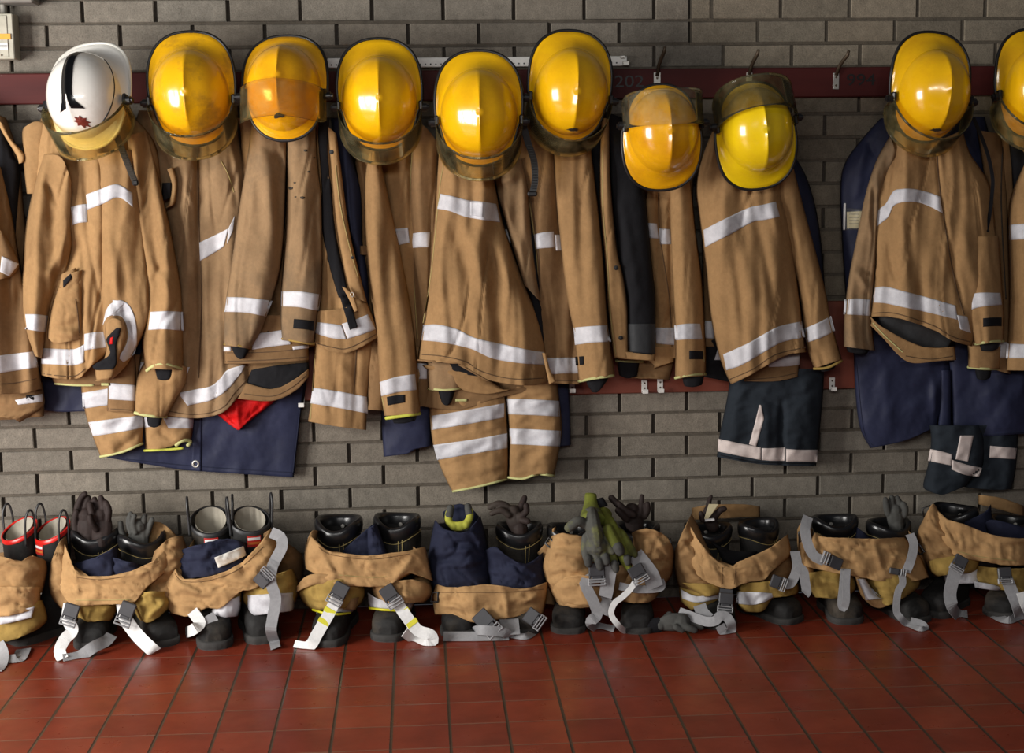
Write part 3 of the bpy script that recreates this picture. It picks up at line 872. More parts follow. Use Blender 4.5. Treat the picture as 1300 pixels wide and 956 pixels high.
def surf(on, px, py, off=.0018):
    """point on the cloth part seen at (px,py), raised off metres towards the camera"""
    d = ray(px, py).normalized()
    best = None
    for o in (on if isinstance(on, (list, tuple)) else [on]):
        h = BV[o.name].ray_cast(CAM, d)
        if h[0] is not None and (best is None or h[3] < best[3]): best = h
    if best: return CAM+d*(best[3]-off)
    o = (on[0] if isinstance(on, (list, tuple)) else on)
    # just beside the cloth: keep the depth of the nearest point
    h = BV[o.name].find_nearest(CAM+d*4.7)
    p = CAM+d*4.4
    for _ in range(6):
        h = BV[o.name].find_nearest(p)
        p = CAM+d*((h[0]-CAM).dot(d))
    return p-d*off
def patch(name, on, rows, mat, parent=None, off=.0022, step=2.4, smooth=True, label=None, thick=.0016):
    W_ = max(sum(math.dist(a, b) for a, b in zip(r, r[1:])) for r in rows)
    Hh = sum(math.dist(r[0], q[0]) for r, q in zip(rows, rows[1:]))
    nu = max(2, int(W_/step)); nv = max(2, int(Hh/step))
    G = grid_px(rows, nu, nv, smooth)
    V = [surf(on, x, y, off) for r in G for (x, y) in r]; n1 = nu+1
    V = [v for v in V]
    # relax lone outliers at the edges of the cloth
    Y_ = [v.y for v in V]; sy = sorted(Y_); med = sy[len(sy)//2]
    Fc = [(i*n1+j, (i+1)*n1+j, (i+1)*n1+j+1, i*n1+j+1) for i in range(nv) for j in range(nu)]
    k = len(V); bound = [j for j in range(n1)]+[i*n1+nu for i in range(1, nv+1)]+[nv*n1+j for j in range(nu-1, -1, -1)]+[i*n1 for i in range(nv-1, 0, -1)]
    V += [V[b]+(V[b]-CAM).normalized()*thick for b in bound]
    m_ = len(bound)
    for i in range(m_): Fc.append((bound[i], bound[(i+1) % m_], k+(i+1) % m_, k+i))
    par = parent or (on[0] if isinstance(on, (list, tuple)) else on)
    return mesh(name, V, Fc, mat, par, True, label)
def stripe(on, top, bot, mat='reflective', name='reflective_stripe', parent=None):
    o = patch(name, on, [top, bot], mat, parent, smooth=False)
    # stitched borders
    return o
def seam(on, pts, w=1.1, mat='seam_brown', name='seam', parent=None, off=.0016):
    S = spline(pts, max(4, int(sum(math.dist(a, b) for a, b in zip(pts, pts[1:]))/4)))
    L = []; Rr = []
    for i, s in enumerate(S):
        a = S[max(0, i-1)]; b = S[min(len(S)-1, i+1)]; dx, dy = b[0]-a[0], b[1]-a[1]; l = math.hypot(dx, dy) or 1
        L.append((s[0]-dy/l*w/2, s[1]+dx/l*w/2)); Rr.append((s[0]+dy/l*w/2, s[1]-dx/l*w/2))
    V = [surf(on, *p, off) for p in L]+[surf(on, *p, off) for p in Rr]; k = len(S)
    back = [v+(v-CAM).normalized()*.004 for v in V]
    Fc = [(i, i+1, k+i+1, k+i) for i in range(k-1)]+[(2*k+i, 2*k+k+i, 2*k+k+i+1, 2*k+i+1) for i in range(k-1)]
    Fc += [(i, 2*k+i, 2*k+i+1, i+1) for i in range(k-1)]+[(k+i, k+i+1, 3*k+i+1, 3*k+i) for i in range(k-1)]
    return mesh(name, V+back, Fc, mat, parent or (on[0] if isinstance(on, (list, tuple)) else on), True)
def piping(on, pts, rad, mat, name='cuff_edge', parent=None, off=0.0, amp=0):
    n = max(6, int(sum(math.dist(a, b) for a, b in zip(pts, pts[1:]))/3))
    S = spline(pts, n)
    P = [surf(on, x, y, off)+Vector((0, 0, amp*math.sin(i*2.4))) for i, (x, y) in enumerate(S)]
    # smooth the depth
    for _ in range(2): P = [P[0]]+[(P[i-1]+P[i]*2+P[i+1])/4 for i in range(1, len(P)-1)]+[P[-1]]
    mb = MB(); mb.tube(P, rad, 7); return mb.build(name, mat, parent or (on[0] if isinstance(on, (list, tuple)) else on), True)
def button(on, x, y, r=.006, mat='trim_black', name='press_stud'):
    mb = MB(); p = surf(on, x, y, .001); mb.cyl(p, (0, 1, 0), r, .004, 12); mb.cyl(p+Vector((0, -.002, 0)), (0, 1, 0), r*.5, .004, 10)
    return mb.build(name, mat, on, True)
def knit(parent, x0, y0, x1, y1, drop, Y, T=.018, mat='black_cloth', taper=3):
    """ribbed wristlet showing below a cuff"""
    rows = [[(x0, y0-6), ((x0+x1)/2, (y0+y1)/2-6), (x1, y1-6)], [(x0+1, y0+1), ((x0+x1)/2, (y0+y1)/2+3), (x1-1, y1+1)], [(x0+taper, y0+drop*.8), ((x0+x1)/2, (y0+y1)/2+drop), (x1-taper, y1+drop*.75)]]
    return panel('wristlet', parent, rows, Y, T, mat, 'none', 1.2)
def jacket(label, px, py, Y=.12, group='fire jackets on the wall', cat='jacket'):
    return thing('fire_jacket', label, cat, W(px, py, Y), group)
def L2(*a):
    """left/right pairs: (y, xl, xr) -> rows"""
    return [[(xl, y), (xr, y)] for (y, xl, xr) in a]
def LR(left, right, n=7):
    """two edges -> rows"""
    A = spline(left, n); B = spline(right, n)
    return [[a, b] for a, b in zip(A, B)]
def LMR(left, mid, right, n=8):
    A = spline(left, n); M = spline(mid, n); B = spline(right, n)
    return [[a, m_, b] for a, m_, b in zip(A, M, B)]
# ------------------------------------------------------------------ sheets and cloths behind the jackets
def loose(name, label, cat, rows, Y, T, mat, style='tarp', group=None, px=None, **k):
    c = rows[-1]; x = sum(p[0] for p in c)/len(c); y = sum(p[1] for p in c)/len(c)
    yy = Y if not isinstance(Y, (list, tuple)) else Y[-1]
    o = panel(name, None, rows, Y, T, mat, style, org=W(x, y, yy), **k)
    return tag(o, label, cat, group)
# big navy sheet left
t = thing('hanging_sheet', 'large navy sheet with one eyelet hanging on the bricks under the left jackets', 'sheet', W(250, 600, .04))
panel('sheet_top', t, [[(52, 430), (110, 430), (200, 430), (392, 430)], [(53, 480), (110, 480), (200, 480), (390, 480)], [(55, 521), (80, 523), (112, 522), (200, 522), (384, 520)]], .034, .012, 'navy_tarp', 'tarp', 1.2, smooth=False)
sheet = panel('sheet', t, [[(108, 480), (250, 480), (388, 480)], [(116, 530), (250, 540), (381, 535)], [(136, 581), (215, 594), (250, 598), (373, 606)]],
       .038, .014, 'navy_tarp', 'tarp', 1.4, folds=[(330, 500, 325, 600, 10, 5), (205, 580, 240, 540, 8, 4)], smooth=False)
patch('hem_band', sheet, [[(246, 530), (256, 530)], [(243, 596), (255, 598)]], 'navy_tarp', off=.0035)
seam(sheet, [(381, 520), (372, 600)], 1.6, 'navy', 'hem_seam'); seam(sheet, [(160, 583), (250, 592), (371, 600)], 1.2, 'navy', 'hem_seam')
p = surf(sheet, 248.5, 589, .005); mb = MB(); mb.tube([p+Vector((math.cos(a)*.0095, 0, math.sin(a)*.0095)) for a in [2*math.pi*i/20 for i in range(20)]], .0036, 8, closed=True); mb.build('eyelet', 'steel', sheet, True)
loose('red_cloth', 'bright red cloth poking out between the curled jacket hem and the navy sheet', 'cloth', [[(262, 500), (300, 490), (352, 500)], [(266, 515), (300, 510), (348, 510)], [(280, 530), (302, 532), (328, 526)], [(298, 544), (303, 546), (308, 542)]], .062, .03, 'red_cloth', 'crumple', amp=.7, folds=[(300, 510, 302, 540, 4, 8), (280, 515, 300, 540, 3, -6), (335, 512, 308, 538, 3, -6)])
loose('folded_cloth', 'navy cloth corner showing under the lime-trimmed cuff, left of the striped trouser legs', 'cloth', [[(482, 500), (515, 500), (548, 505)], [(484, 530), (515, 530), (547, 535)], [(487, 580), (517, 576), (524, 571), (548, 566)]], .035, .02, 'navy_tarp')
loose('folded_cloth', 'narrow navy cloth edge showing right of the striped trouser legs', 'cloth', [[(690, 480), (722, 488)], [(700, 520), (724, 520)], [(704, 568), (725, 565)]], .035, .02, 'navy_tarp')

# ------------------------------------------------------------------ trousers hanging below the jackets
G_TR = 'spare trousers hanging under the jackets'
t = thing('fire_trousers', 'tan trousers with two pale bands per leg, lowest of the clothes at far left', 'trousers', W(155, 575, .08), G_TR)
leg = panel('trouser_leg', t, [[(102, 470), (180, 470)], [(103, 494), (182, 490)], [(111, 535), (183, 530)], [(128, 581), (158, 574), (181, 563)]], .07, .035, 'tan', 'trouser', folds=[(130, 575, 165, 545, 6, 5), (150, 570, 178, 550, 4, -5)])
stripe(leg, [(104, 499), (138, 493)], [(105, 519), (139, 514)]); stripe(leg, [(112, 536), (150, 531), (182, 527)], [(118, 554), (150, 549), (182, 543)])
piping(leg, [(127, 580), (155, 574), (181, 563)], .0042, 'lime', 'hem_trim')
leg2 = panel('trouser_leg', t, [[(176, 500), (246, 500)], [(180, 530), (246, 530)], [(183, 548), (245, 545)], [(184, 572), (205, 570), (222, 565), (243, 558)]], .06, .035, 'tan', 'trouser', folds=[(215, 560, 240, 550, 5, 8), (200, 545, 222, 560, 4, -8)])
stripe(leg2, [(181, 530), (192, 529)], [(183, 543), (192, 542)]); stripe(leg2, [(206, 529), (246, 531)], [(214, 544), (245, 544)])
piping(leg2, [(183, 572), (210, 571), (233, 569)], .0042, 'lime_bright', 'hem_trim'); piping(leg2, [(223, 566), (232, 559), (244, 560), (238, 566)], .006, 'lime', 'hem_trim')

t = thing('fire_trousers', 'pair of tan trouser legs with two broad silver bands each, hanging below the middle jackets', 'trousers', W(640, 615, .08), G_TR)
leg = panel('trouser_leg', t, [[(543, 470), (642, 470)], [(545, 515), (642, 500)], [(549, 560), (645, 545)], [(560, 595), (646, 585)], [(574, 624), (610, 617), (645, 608)]], .07, .045, 'tan', 'trouser', folds=[(560, 605, 630, 590, 7, 4), (622, 505, 626, 600, 5, 4)])
stripe(leg, [(548, 528), (590, 521), (640, 512)], [(548, 546), (590, 539), (640, 530)]); stripe(leg, [(550, 565), (600, 558), (644, 550)], [(555, 584), (600, 576), (644, 569)])
piping(leg, [(575, 624), (610, 617), (645, 608)], .0042, 'lime', 'hem_trim')
leg = panel('trouser_leg', t, [[(640, 470), (706, 470)], [(642, 500), (709, 498)], [(646, 550), (713, 548)], [(645, 607), (665, 608), (682, 602), (704, 603)]], .072, .045, 'tan', 'trouser', folds=[(670, 600, 700, 560, 8, 4)])
stripe(leg, [(643, 506), (675, 507), (710, 509)], [(645, 526), (675, 527), (711, 529)]); stripe(leg, [(646, 544), (675, 545), (712, 547)], [(648, 564), (675, 565), (711, 567)])
piping(leg, [(645, 606), (664, 608), (682, 602), (703, 604)], .0042, 'lime', 'hem_trim')

t = thing('fire_trousers', 'dark charcoal trousers with one pale hem band hanging under the lemon-yellow helmet jacket', 'trousers', W(975, 588, .08), G_TR)
leg = panel('trouser_leg', t, [[(928, 470), (980, 466), (1046, 470)], [(924, 500), (980, 500), (1045, 500)], [(914, 550), (970, 553), (1040, 555)], [(910, 580), (962, 589), (1000, 591), (1036, 592)]], .06, .05, 'dark_trouser', 'trouser', folds=[(993, 510, 992, 590, 4, -14), (975, 520, 972, 580, 5, 5), (1010, 520, 1012, 590, 8, 5), (968, 505, 990, 515, 4, -6)])
stripe(leg, [(912, 557), (940, 563), (966, 568)], [(911, 573), (940, 579), (966, 584)], 'reflective_pink'); stripe(leg, [(967, 569), (980, 569), (997, 568)], [(967, 584), (980, 585), (997, 585)], 'reflective_pink')
stripe(leg, [(998, 570), (1015, 571), (1038, 571)], [(998, 586), (1015, 586), (1037, 587)], 'reflective_pink')
patch('reflective_stripe', leg, [[(964, 514), (966, 514)], [(959, 535), (970, 531)], [(951, 564), (960, 567)]], 'reflective_pink', smooth=False)
seam(leg, [(911, 577), (955, 586), (1000, 588), (1036, 588)], 1.2, 'black_cloth')

t = thing('fire_trousers', 'dark trousers with pinkish white bands hanging at far right, lowest of all the clothes', 'trousers', W(1230, 620, .08), G_TR)
b2 = panel('trouser_leg', t, [[(1222, 540), (1292, 540)], [(1240, 570), (1292, 570)], [(1238, 600), (1289, 600)], [(1222, 618), (1260, 622), (1284, 621)]], .05, .04, 'dark_trouser', 'trouser')
stripe(b2, [(1257, 566), (1291, 569)], [(1256, 581), (1289, 583)], 'reflective_pink')
b1 = panel('trouser_leg', t, [[(1180, 540), (1244, 540)], [(1182, 560), (1210, 560), (1250, 560)], [(1178, 590), (1215, 596), (1248, 592)], [(1172, 618), (1195, 622), (1238, 602)], [(1184, 624), (1198, 628), (1228, 616)]], .08, .05, 'dark_trouser', 'trouser', folds=[(1205, 590, 1230, 610, 5, 7)])
stripe(b1, [(1181, 570), (1195, 573), (1209, 577)], [(1178, 585), (1193, 588), (1208, 591)], 'reflective_pink')
patch('reflective_stripe', b1, [[(1219, 553), (1236, 553)], [(1213, 583), (1229, 586)]], 'reflective_pink', smooth=False)
stripe(b1, [(1209, 584), (1228, 590), (1247, 594)], [(1208, 596), (1226, 603), (1243, 605)], 'reflective_pink')

# ------------------------------------------------------------------ navy garments behind the right-hand jackets
t = thing('navy_coat', 'long navy coat hanging behind the tan jacket below the helmet right of the painted 994', 'coat', W(1150, 560, .05))
c1 = panel('coat_body', t, [[(1118, 150), (1250, 148)], [(1098, 172), (1256, 175)], [(1074, 204), (1258, 210)], [(1067, 235), (1260, 240)], [(1068, 290), (1262, 290)], [(1074, 380), (1266, 380)], [(1085, 460), (1230, 460)]], .045, .05, 'navy_tarp', 'tarp', 1.5, folds=[(1100, 175, 1085, 260, 6, 6), (1098, 175, 1112, 200, 4, -5)])
skirt = panel('coat_skirt', t, [[(1083, 430), (1140, 430), (1210, 440)], [(1086, 500), (1140, 500), (1202, 505)], [(1092, 544), (1145, 535), (1192, 532)], [(1105, 569), (1150, 559), (1190, 541)]], .055, .04, 'navy_tarp', 'tarp', 1.6, folds=[(1185, 480, 1188, 535, 5, 8), (1150, 520, 1188, 500, 8, 4), (1120, 450, 1130, 550, 9, 4)])
sk2 = panel('coat_skirt', t, [[(1198, 430), (1250, 430), (1310, 430)], [(1205, 470), (1250, 470), (1310, 470)], [(1208, 520), (1250, 520), (1310, 518)], [(1209, 557), (1250, 554), (1310, 550)]], .06, .035, 'navy_tarp', 'tarp', 1.8, folds=[(1235, 470, 1260, 510, 9, 6), (1250, 480, 1300, 540, 12, 5)])
fl = panel('folded_edge', t, [[(1193, 470), (1208, 470)], [(1192, 520), (1208, 520)], [(1190, 550), (1208, 556)]], .066, .02, 'navy_tarp', 'tarp', 1)
seam(skirt, [(1087, 460), (1096, 545), (1108, 566)], 1.2, 'navy_tarp', 'piping'); seam(sk2, [(1210, 555), (1300, 549)], 1.2, 'navy', 'hem_seam')
button(fl, 1199, 545, .005, 'steel', 'eyelet')
patch('card_pocket', c1, [[(1074, 264), (1098, 266)], [(1074, 292), (1098, 292)]], 'clear_plastic', off=.006)
pc = patch('paper_card', c1, [[(1075, 269), (1096, 268)], [(1075, 290), (1094, 290)]], 'card_cream', off=.003)
for k in range(4): seam(c1, [(1078, 272+k*4), (1090, 272+k*4)], .8, 'grey_paint', 'print_line', pc, .0046)
patch('plastic_sleeve', c1, [[(1071, 258), (1074, 258)], [(1070, 292), (1073, 292)]], 'strap_white', off=.004)
t = thing('navy_coat', 'very dark navy coat edge showing behind the right side of the lemon-yellow helmet jacket', 'coat', W(1040, 380, .05))
panel('coat_body', t, [[(960, 190), (1010, 200)], [(960, 230), (1024, 225)], [(960, 270), (1036, 265)], [(970, 320), (1044, 320)], [(980, 385), (1048, 385)]], .06, .05, 'navy', 'hang')

# ------------------------------------------------------------------ jackets, left to right
# cut off by the left edge
t = jacket('tan fire jacket cut off by the left edge of the picture', 20, 495)
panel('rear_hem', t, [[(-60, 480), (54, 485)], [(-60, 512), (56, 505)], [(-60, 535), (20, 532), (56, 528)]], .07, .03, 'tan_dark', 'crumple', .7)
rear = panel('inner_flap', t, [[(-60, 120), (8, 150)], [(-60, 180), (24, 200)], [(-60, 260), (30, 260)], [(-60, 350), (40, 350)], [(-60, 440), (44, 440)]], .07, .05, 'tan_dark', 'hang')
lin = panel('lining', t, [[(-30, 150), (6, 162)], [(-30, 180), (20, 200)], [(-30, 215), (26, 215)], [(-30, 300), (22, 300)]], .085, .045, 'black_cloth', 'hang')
panel('front_facing', t, [[(-6, 150), (5, 158)], [(4, 170), (14, 176)], [(20, 196), (31, 196)], [(24, 208), (30, 206)]], .13, .02, 'tan_light', 'none')
bd = panel('jacket_body', t, [[(-80, 205), (2, 212)], [(-80, 250), (13, 260)], [(-80, 320), (24, 325)], [(-80, 390), (37, 390)], [(-80, 445), (47, 440)], [(-80, 498), (20, 500), (53, 493)]], .12, .08, 'tan_dark', 'hang', 1.2, folds=[(5, 260, 20, 400, 7, 6)])
stripe(bd, [(-78, 458), (-20, 454), (10, 450), (44, 446)], [(-78, 480), (-20, 477), (10, 472), (49, 466)])
seam(bd, [(-10, 488), (20, 486), (50, 480)])
sl = panel('sleeve_fold', t, [[(-30, 260), (8, 300)], [(-30, 320), (24, 335)], [(-30, 360), (14, 352)]], .17, .03, 'tan_dark', 'hang')
patch('reflective_stripe', sl, [[(2, 325), (24, 335)], [(0, 345), (12, 351)]], 'reflective')
rh = panel('rear_panel', t, [[(-30, 496), (54, 496)], [(-30, 520), (55, 516)], [(-30, 528), (18, 532), (25, 536)]], .09, .03, 'tan_dark', 'crumple', .7)
stripe(rh, [(19, 508), (54, 500)], [(23, 514), (54, 510)]); stripe(rh, [(33, 502), (43, 501)], [(33, 508), (43, 508)], 'black_cloth', 'hook_patch')

# jacket under the white helmet
t = jacket('tan fire jacket under the white helmet with a bulging pocket and curled front edge', 120, 480)
rearh = panel('rear_hem', t, [[(60, 450), (180, 450)], [(66, 480), (176, 478)], [(70, 489), (120, 489), (178, 486)]], .10, .03, 'tan_dark', 'none')
piping(rearh, [(70, 487), (95, 489), (119, 489)], .0035, 'lime', 'hem_trim'); piping(rearh, [(129, 488), (139, 488)], .005, 'lime', 'hem_trim')
panel('collar', t, [[(30, 162), (45, 154), (62, 158)], [(28, 172), (60, 172)], [(30, 210), (56, 210)], [(34, 246), (48, 246)]], .12, .03, 'tan', 'none', 1.0)
bd = panel('jacket_body', t, [[(52, 150), (100, 146), (160, 140)], [(44, 180), (100, 180), (196, 180)], [(40, 240), (110, 240), (205, 240)], [(44, 330), (118, 330), (200, 330)], [(48, 400), (110, 400), (170, 400)], [(50, 450), (110, 448), (150, 440)], [(51, 476), (75, 481), (96, 481), (106, 476), (112, 462)]], .11, .075, 'tan', 'hang', 1.1,
      folds=[(104, 196, 112, 300, 2.5, -7), (112, 300, 126, 380, 3, -8), (97, 200, 92, 300, 8, 9), (120, 200, 135, 300, 9, 8), (66, 225, 85, 260, 4, -9), (62, 235, 92, 268, 4, 7), (72, 245, 95, 245, 4, -6), (90, 300, 80, 350, 7, -12), (106, 330, 98, 380, 5, 8), (118, 350, 116, 420, 4, -8), (130, 330, 140, 400, 8, 7), (152, 330, 158, 380, 8, -7)])
stripe(bd, [(90, 263), (100, 260), (110, 259)], [(92, 286), (100, 283), (111, 282)])
stripe(bd, [(53, 442), (75, 443), (95, 443), (107, 437)], [(52, 462), (75, 463), (93, 464), (107, 460)]); stripe(bd, [(107, 424), (118, 422), (132, 421)], [(107, 445), (118, 443), (136, 441)])
seam(bd, [(52, 474), (75, 477), (96, 477), (108, 468)])
pk = panel('pocket', t, [[(80, 350), (106, 342)], [(68, 380), (106, 376)], [(61, 410), (106, 410)], [(60, 428), (72, 436), (103, 430)]], .165, .045, 'tan', 'crumple', .5, folds=[(70, 425, 100, 425, 5, 6)])
panel('pocket_flap', pk, [[(78, 348), (96, 340)], [(74, 366), (84, 364), (100, 352)]], .20, .012, 'tan', 'none')
panel('pocket_opening_shade', pk, [[(80, 356), (92, 345)], [(80, 366), (92, 352)]], .212, .006, 'black_cloth', 'none')  # black sheet painting the shade inside the pocket mouth
seam(pk, [(96, 380), (99, 400), (101, 426)], 1.4)
sl = panel('sleeve', t, LMR([(54, 196), (42, 240), (31, 300), (28, 360), (29, 400), (38, 440), (44, 452)], [(78, 200), (66, 260), (58, 320), (52, 370), (46, 420), (50, 454)], [(92, 235), (92, 290), (92, 320), (82, 350), (68, 380), (60, 420), (53, 456)], 9), .13, .08, 'tan', 'hang', 1.15,
      folds=[(58, 232, 74, 262, 4, -9), (50, 215, 50, 300, 6, 7), (84, 300, 62, 350, 5, 8), (90, 320, 70, 360, 4, -10), (45, 340, 70, 350, 6, 4)])
stripe(sl, [(30, 399), (45, 399), (61, 401)], [(32, 418), (45, 420), (58, 422)])
sr = panel('sleeve', t, LR([(160, 172), (168, 230), (175, 290), (182, 340), (184, 400), (180, 430), (184, 468)], [(186, 165), (199, 215), (210, 262), (222, 320), (230, 370), (232, 420), (233, 470)], 9), .14, .07, 'tan', 'hang', 1.3,
      folds=[(180, 200, 186, 300, 7, -7), (195, 340, 222, 345, 6, -6), (200, 250, 205, 330, 7, 6), (190, 330, 215, 370, 5, 6)])
stripe(sr, [(191, 396), (210, 395), (232, 396)], [(188, 419), (210, 418), (233, 420)])
seam(sr, [(198, 397), (197, 418)], 1)
piping(sr, [(186, 471), (196, 464), (210, 462), (232, 469)], .0055, 'lime', off=-.004)
knit(sr, 194, 468, 222, 468, 15, .16)
# curled front edge
fr = panel('front_flap', t, LR([(118, 195), (124, 300), (127, 360), (130, 400), (130, 430), (138, 452), (122, 470), (121, 484)], [(172, 190), (184, 300), (192, 380), (184, 420), (174, 440), (165, 458), (152, 474), (142, 482)], 12), .165, .06, 'tan', 'hang', 1.1,
      folds=[(140, 300, 150, 380, 7, 8), (160, 300, 170, 400, 8, 6), (135, 400, 150, 395, 8, 6), (128, 360, 130, 420, 3, -6), (150, 460, 162, 430, 5, 5)])
patch('reflective_stripe', fr, [[(130, 414), (135, 404), (143, 400)], [(134, 395), (140, 386), (152, 381), (160, 384)]][::-1], 'reflective', smooth=True)
patch('reflective_stripe', fr, [[(143, 381), (160, 384), (170, 400), (174, 425), (171, 448), (157, 460)], [(143, 401), (154, 402), (161, 414), (162, 430), (158, 442), (150, 454)]], 'reflective')
stripe([fr, bd, sr], [(109, 247), (128, 240), (141, 235), (152, 235), (168, 245)], [(111, 266), (130, 259), (146, 251), (156, 253), (169, 263)])
lf = panel('curled_edge', fr, [[(134, 412), (143, 404), (157, 408)], [(133, 425), (150, 418), (160, 428)], [(138, 450), (150, 440), (154, 448)], [(122, 466), (145, 462), (150, 462)], [(122, 482), (136, 481), (144, 478)]], .225, .02, 'tan', 'none')
panel('lining', lf, [[(148, 416), (153, 417)], [(140, 424), (152, 424)], [(135, 432), (148, 436)], [(139, 450), (148, 448)], [(118, 464), (148, 462)], [(122, 470), (144, 469)]], .247, .006, 'black_cloth', 'none', step=1.6)
patch('red_lining', lf, [[(140, 429), (144, 427)], [(139, 437), (143, 437)]], 'red_cloth', off=.03)

# jacket under the dirty yellow helmet
t = jacket('tan fire jacket under the scuffed dirty yellow helmet, long hem swinging to the right', 240, 530)
bd = panel('jacket_body', t, [[(176, 140), (240, 140), (300, 140)], [(172, 175), (240, 175), (306, 185)], [(190, 240), (250, 240), (318, 250)], [(200, 330), (254, 330), (312, 330)], [(205, 400), (256, 400), (330, 400)], [(178, 450), (256, 450), (345, 440)], [(172, 480), (240, 490), (300, 478), (338, 462)], [(176, 520), (240, 531), (282, 524), (305, 500), (335, 470)]], .07, .06, 'tan_grubby', 'hang', 1.2,
      folds=[(250, 200, 252, 300, 2.5, -9), (252, 300, 256, 470, 3.5, -10), (238, 200, 236, 320, 8, 6), (270, 210, 262, 300, 9, 6), (290, 190, 300, 260, 4, -5), (215, 300, 222, 420, 6, -7), (270, 420, 262, 500, 6, 6), (300, 400, 285, 480, 7, -6), (235, 240, 248, 262, 4, 5)])
seam(bd, [(251, 190), (253, 300), (256, 380), (252, 480)], 1.6)
seam(bd, [(281, 205), (290, 222), (297, 244)], 1.2, 'thread')
stripe(bd, [(253, 308), (272, 299), (290, 290)], [(254, 331), (270, 322), (284, 313)]); stripe(bd, [(290, 290), (298, 274)], [(288, 310), (296, 292)])
stripe(bd, [(226, 499), (250, 494), (268, 490), (280, 480), (290, 469), (312, 463)], [(238, 515), (252, 512), (268, 508), (282, 500), (293, 490), (307, 472)])
stripe(bd, [(214, 466), (228, 467), (241, 466)], [(213, 487), (224, 487), (233, 487)]); stripe(bd, [(172, 458), (190, 462)], [(172, 478), (190, 478)])
seam(bd, [(178, 514), (240, 526), (280, 519), (300, 496), (330, 466)])
panel('lining', t, [[(318, 470), (350, 464), (392, 460)], [(312, 486), (350, 480), (392, 470)], [(310, 500), (345, 496), (385, 478)]], .10, .02, 'black_cloth', 'crumple', .4)
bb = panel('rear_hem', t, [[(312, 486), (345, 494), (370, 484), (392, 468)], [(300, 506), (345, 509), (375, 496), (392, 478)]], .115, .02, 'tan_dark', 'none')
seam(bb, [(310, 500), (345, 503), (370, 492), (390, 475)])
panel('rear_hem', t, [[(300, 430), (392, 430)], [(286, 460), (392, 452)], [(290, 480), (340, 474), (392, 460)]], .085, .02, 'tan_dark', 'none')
gl = panel('collar_loop', t, [[(212, 215), (220, 212)], [(218, 235), (225, 232)], [(214, 258), (222, 258)], [(207, 266), (214, 262)]], .15, .02, 'tan', 'none')
panel('lining', t, [[(206, 232), (219, 232)], [(206, 256), (218, 250)]], .148, .012, 'black_cloth', 'none')
# a sleeve of the same jacket hanging lower
sl = panel('sleeve', t, [[(188, 452), (238, 466)], [(176, 474), (236, 486)], [(172, 500), (225, 505)], [(171, 524), (190, 528), (211, 529)]], .125, .05, 'tan', 'hang', 1, folds=[(200, 490, 225, 480, 6, 5)])
piping(sl, [(171, 524), (190, 528), (211, 529)], .0055, 'lime', off=-.003); knit(sl, 185, 530, 207, 530, 13, .13)
pp = panel('rear_panel', t, [[(137, 440), (172, 440)], [(137, 484), (173, 486)], [(136, 522), (173, 524)]], .115, .02, 'tan_dark', 'none')
stripe(pp, [(138, 486), (172, 489)], [(138, 507), (172, 509)]); seam(pp, [(137, 519), (172, 521)])

# jacket under the helmet with the raised amber visor
t = jacket('worn tan fire jacket below the raised amber visor, both sleeves hanging straight down in front', 360, 455)
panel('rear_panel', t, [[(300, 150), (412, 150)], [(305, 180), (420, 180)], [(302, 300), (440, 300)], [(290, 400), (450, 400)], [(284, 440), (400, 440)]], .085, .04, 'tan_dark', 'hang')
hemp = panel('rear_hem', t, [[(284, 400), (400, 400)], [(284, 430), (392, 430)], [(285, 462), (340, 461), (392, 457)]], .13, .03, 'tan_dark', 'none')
stripe(hemp, [(322, 424), (345, 421), (363, 418)], [(320, 444), (345, 440), (370, 437)]); stripe(hemp, [(284, 440), (293, 440)], [(284, 446), (293, 446)]); stripe(hemp, [(371, 440), (392, 438)], [(372, 444), (392, 442)])
seam(hemp, [(286, 448), (340, 447), (392, 442)]); seam(hemp, [(286, 459), (340, 457), (392, 453)])
seam(hemp, [(340, 420), (340, 440)], 1.2, 'zip_dark')
rf = panel('front_panel', t, LR([(398, 150), (400, 200), (404, 300), (402, 400), (398, 436)], [(416, 160), (428, 215), (441, 290), (455, 350), (468, 392), (480, 426)], 9), .12, .06, 'tan', 'hang', 1, folds=[(440, 300, 458, 370, 4, 6), (425, 380, 432, 440, 5, -6), (412, 300, 414, 400, 6, 4)])
rf2 = panel('front_hem', t, [[(399, 395), (430, 392), (466, 384)], [(399, 420), (435, 425), (477, 410)], [(398, 434), (420, 446), (440, 448), (460, 440), (480, 428)]], .155, .035, 'tan', 'hang', .7)
stripe(rf2, [(403, 409), (420, 411), (434, 413)], [(400, 423), (420, 429), (440, 431)]); stripe(rf2, [(434, 411), (450, 406), (467, 399)], [(441, 430), (458, 425), (477, 418)])
seam(rf2, [(402, 436), (422, 441), (442, 442), (478, 424)])
zp = panel('front_lining', t, LR([(403, 150), (404, 185), (408, 230), (410, 300), (420, 345), (430, 378)], [(418, 150), (417, 190), (421, 240), (427, 300), (437, 345), (443, 374)], 8), .175, .02, 'black_cloth', 'hang', .5)
zz = patch('zip_tape', [rf2, rf, zp], [[(429, 368), (441, 366)], [(436, 392), (447, 390)], [(444, 419), (454, 415)]], 'black_cloth', rf2, off=.012, smooth=False)
fc = panel('front_facing', t, LR([(416, 160), (422, 230), (428, 290), (438, 345), (446, 376)], [(427, 170), (433, 215), (443, 290), (457, 350), (466, 384)], 8), .185, .018, 'tan', 'none')
seam(fc, [(426, 210), (432, 260), (443, 310), (455, 352)], 1.4, 'thread')
button(fc, 421, 193, .007); button(fc, 447.5, 327, .005)
pt = panel('zip_pull', t, [[(434, 364), (440, 366)], [(442, 378), (449, 376)], [(450, 396), (455, 394)]], .215, .006, 'tan_light', 'none')
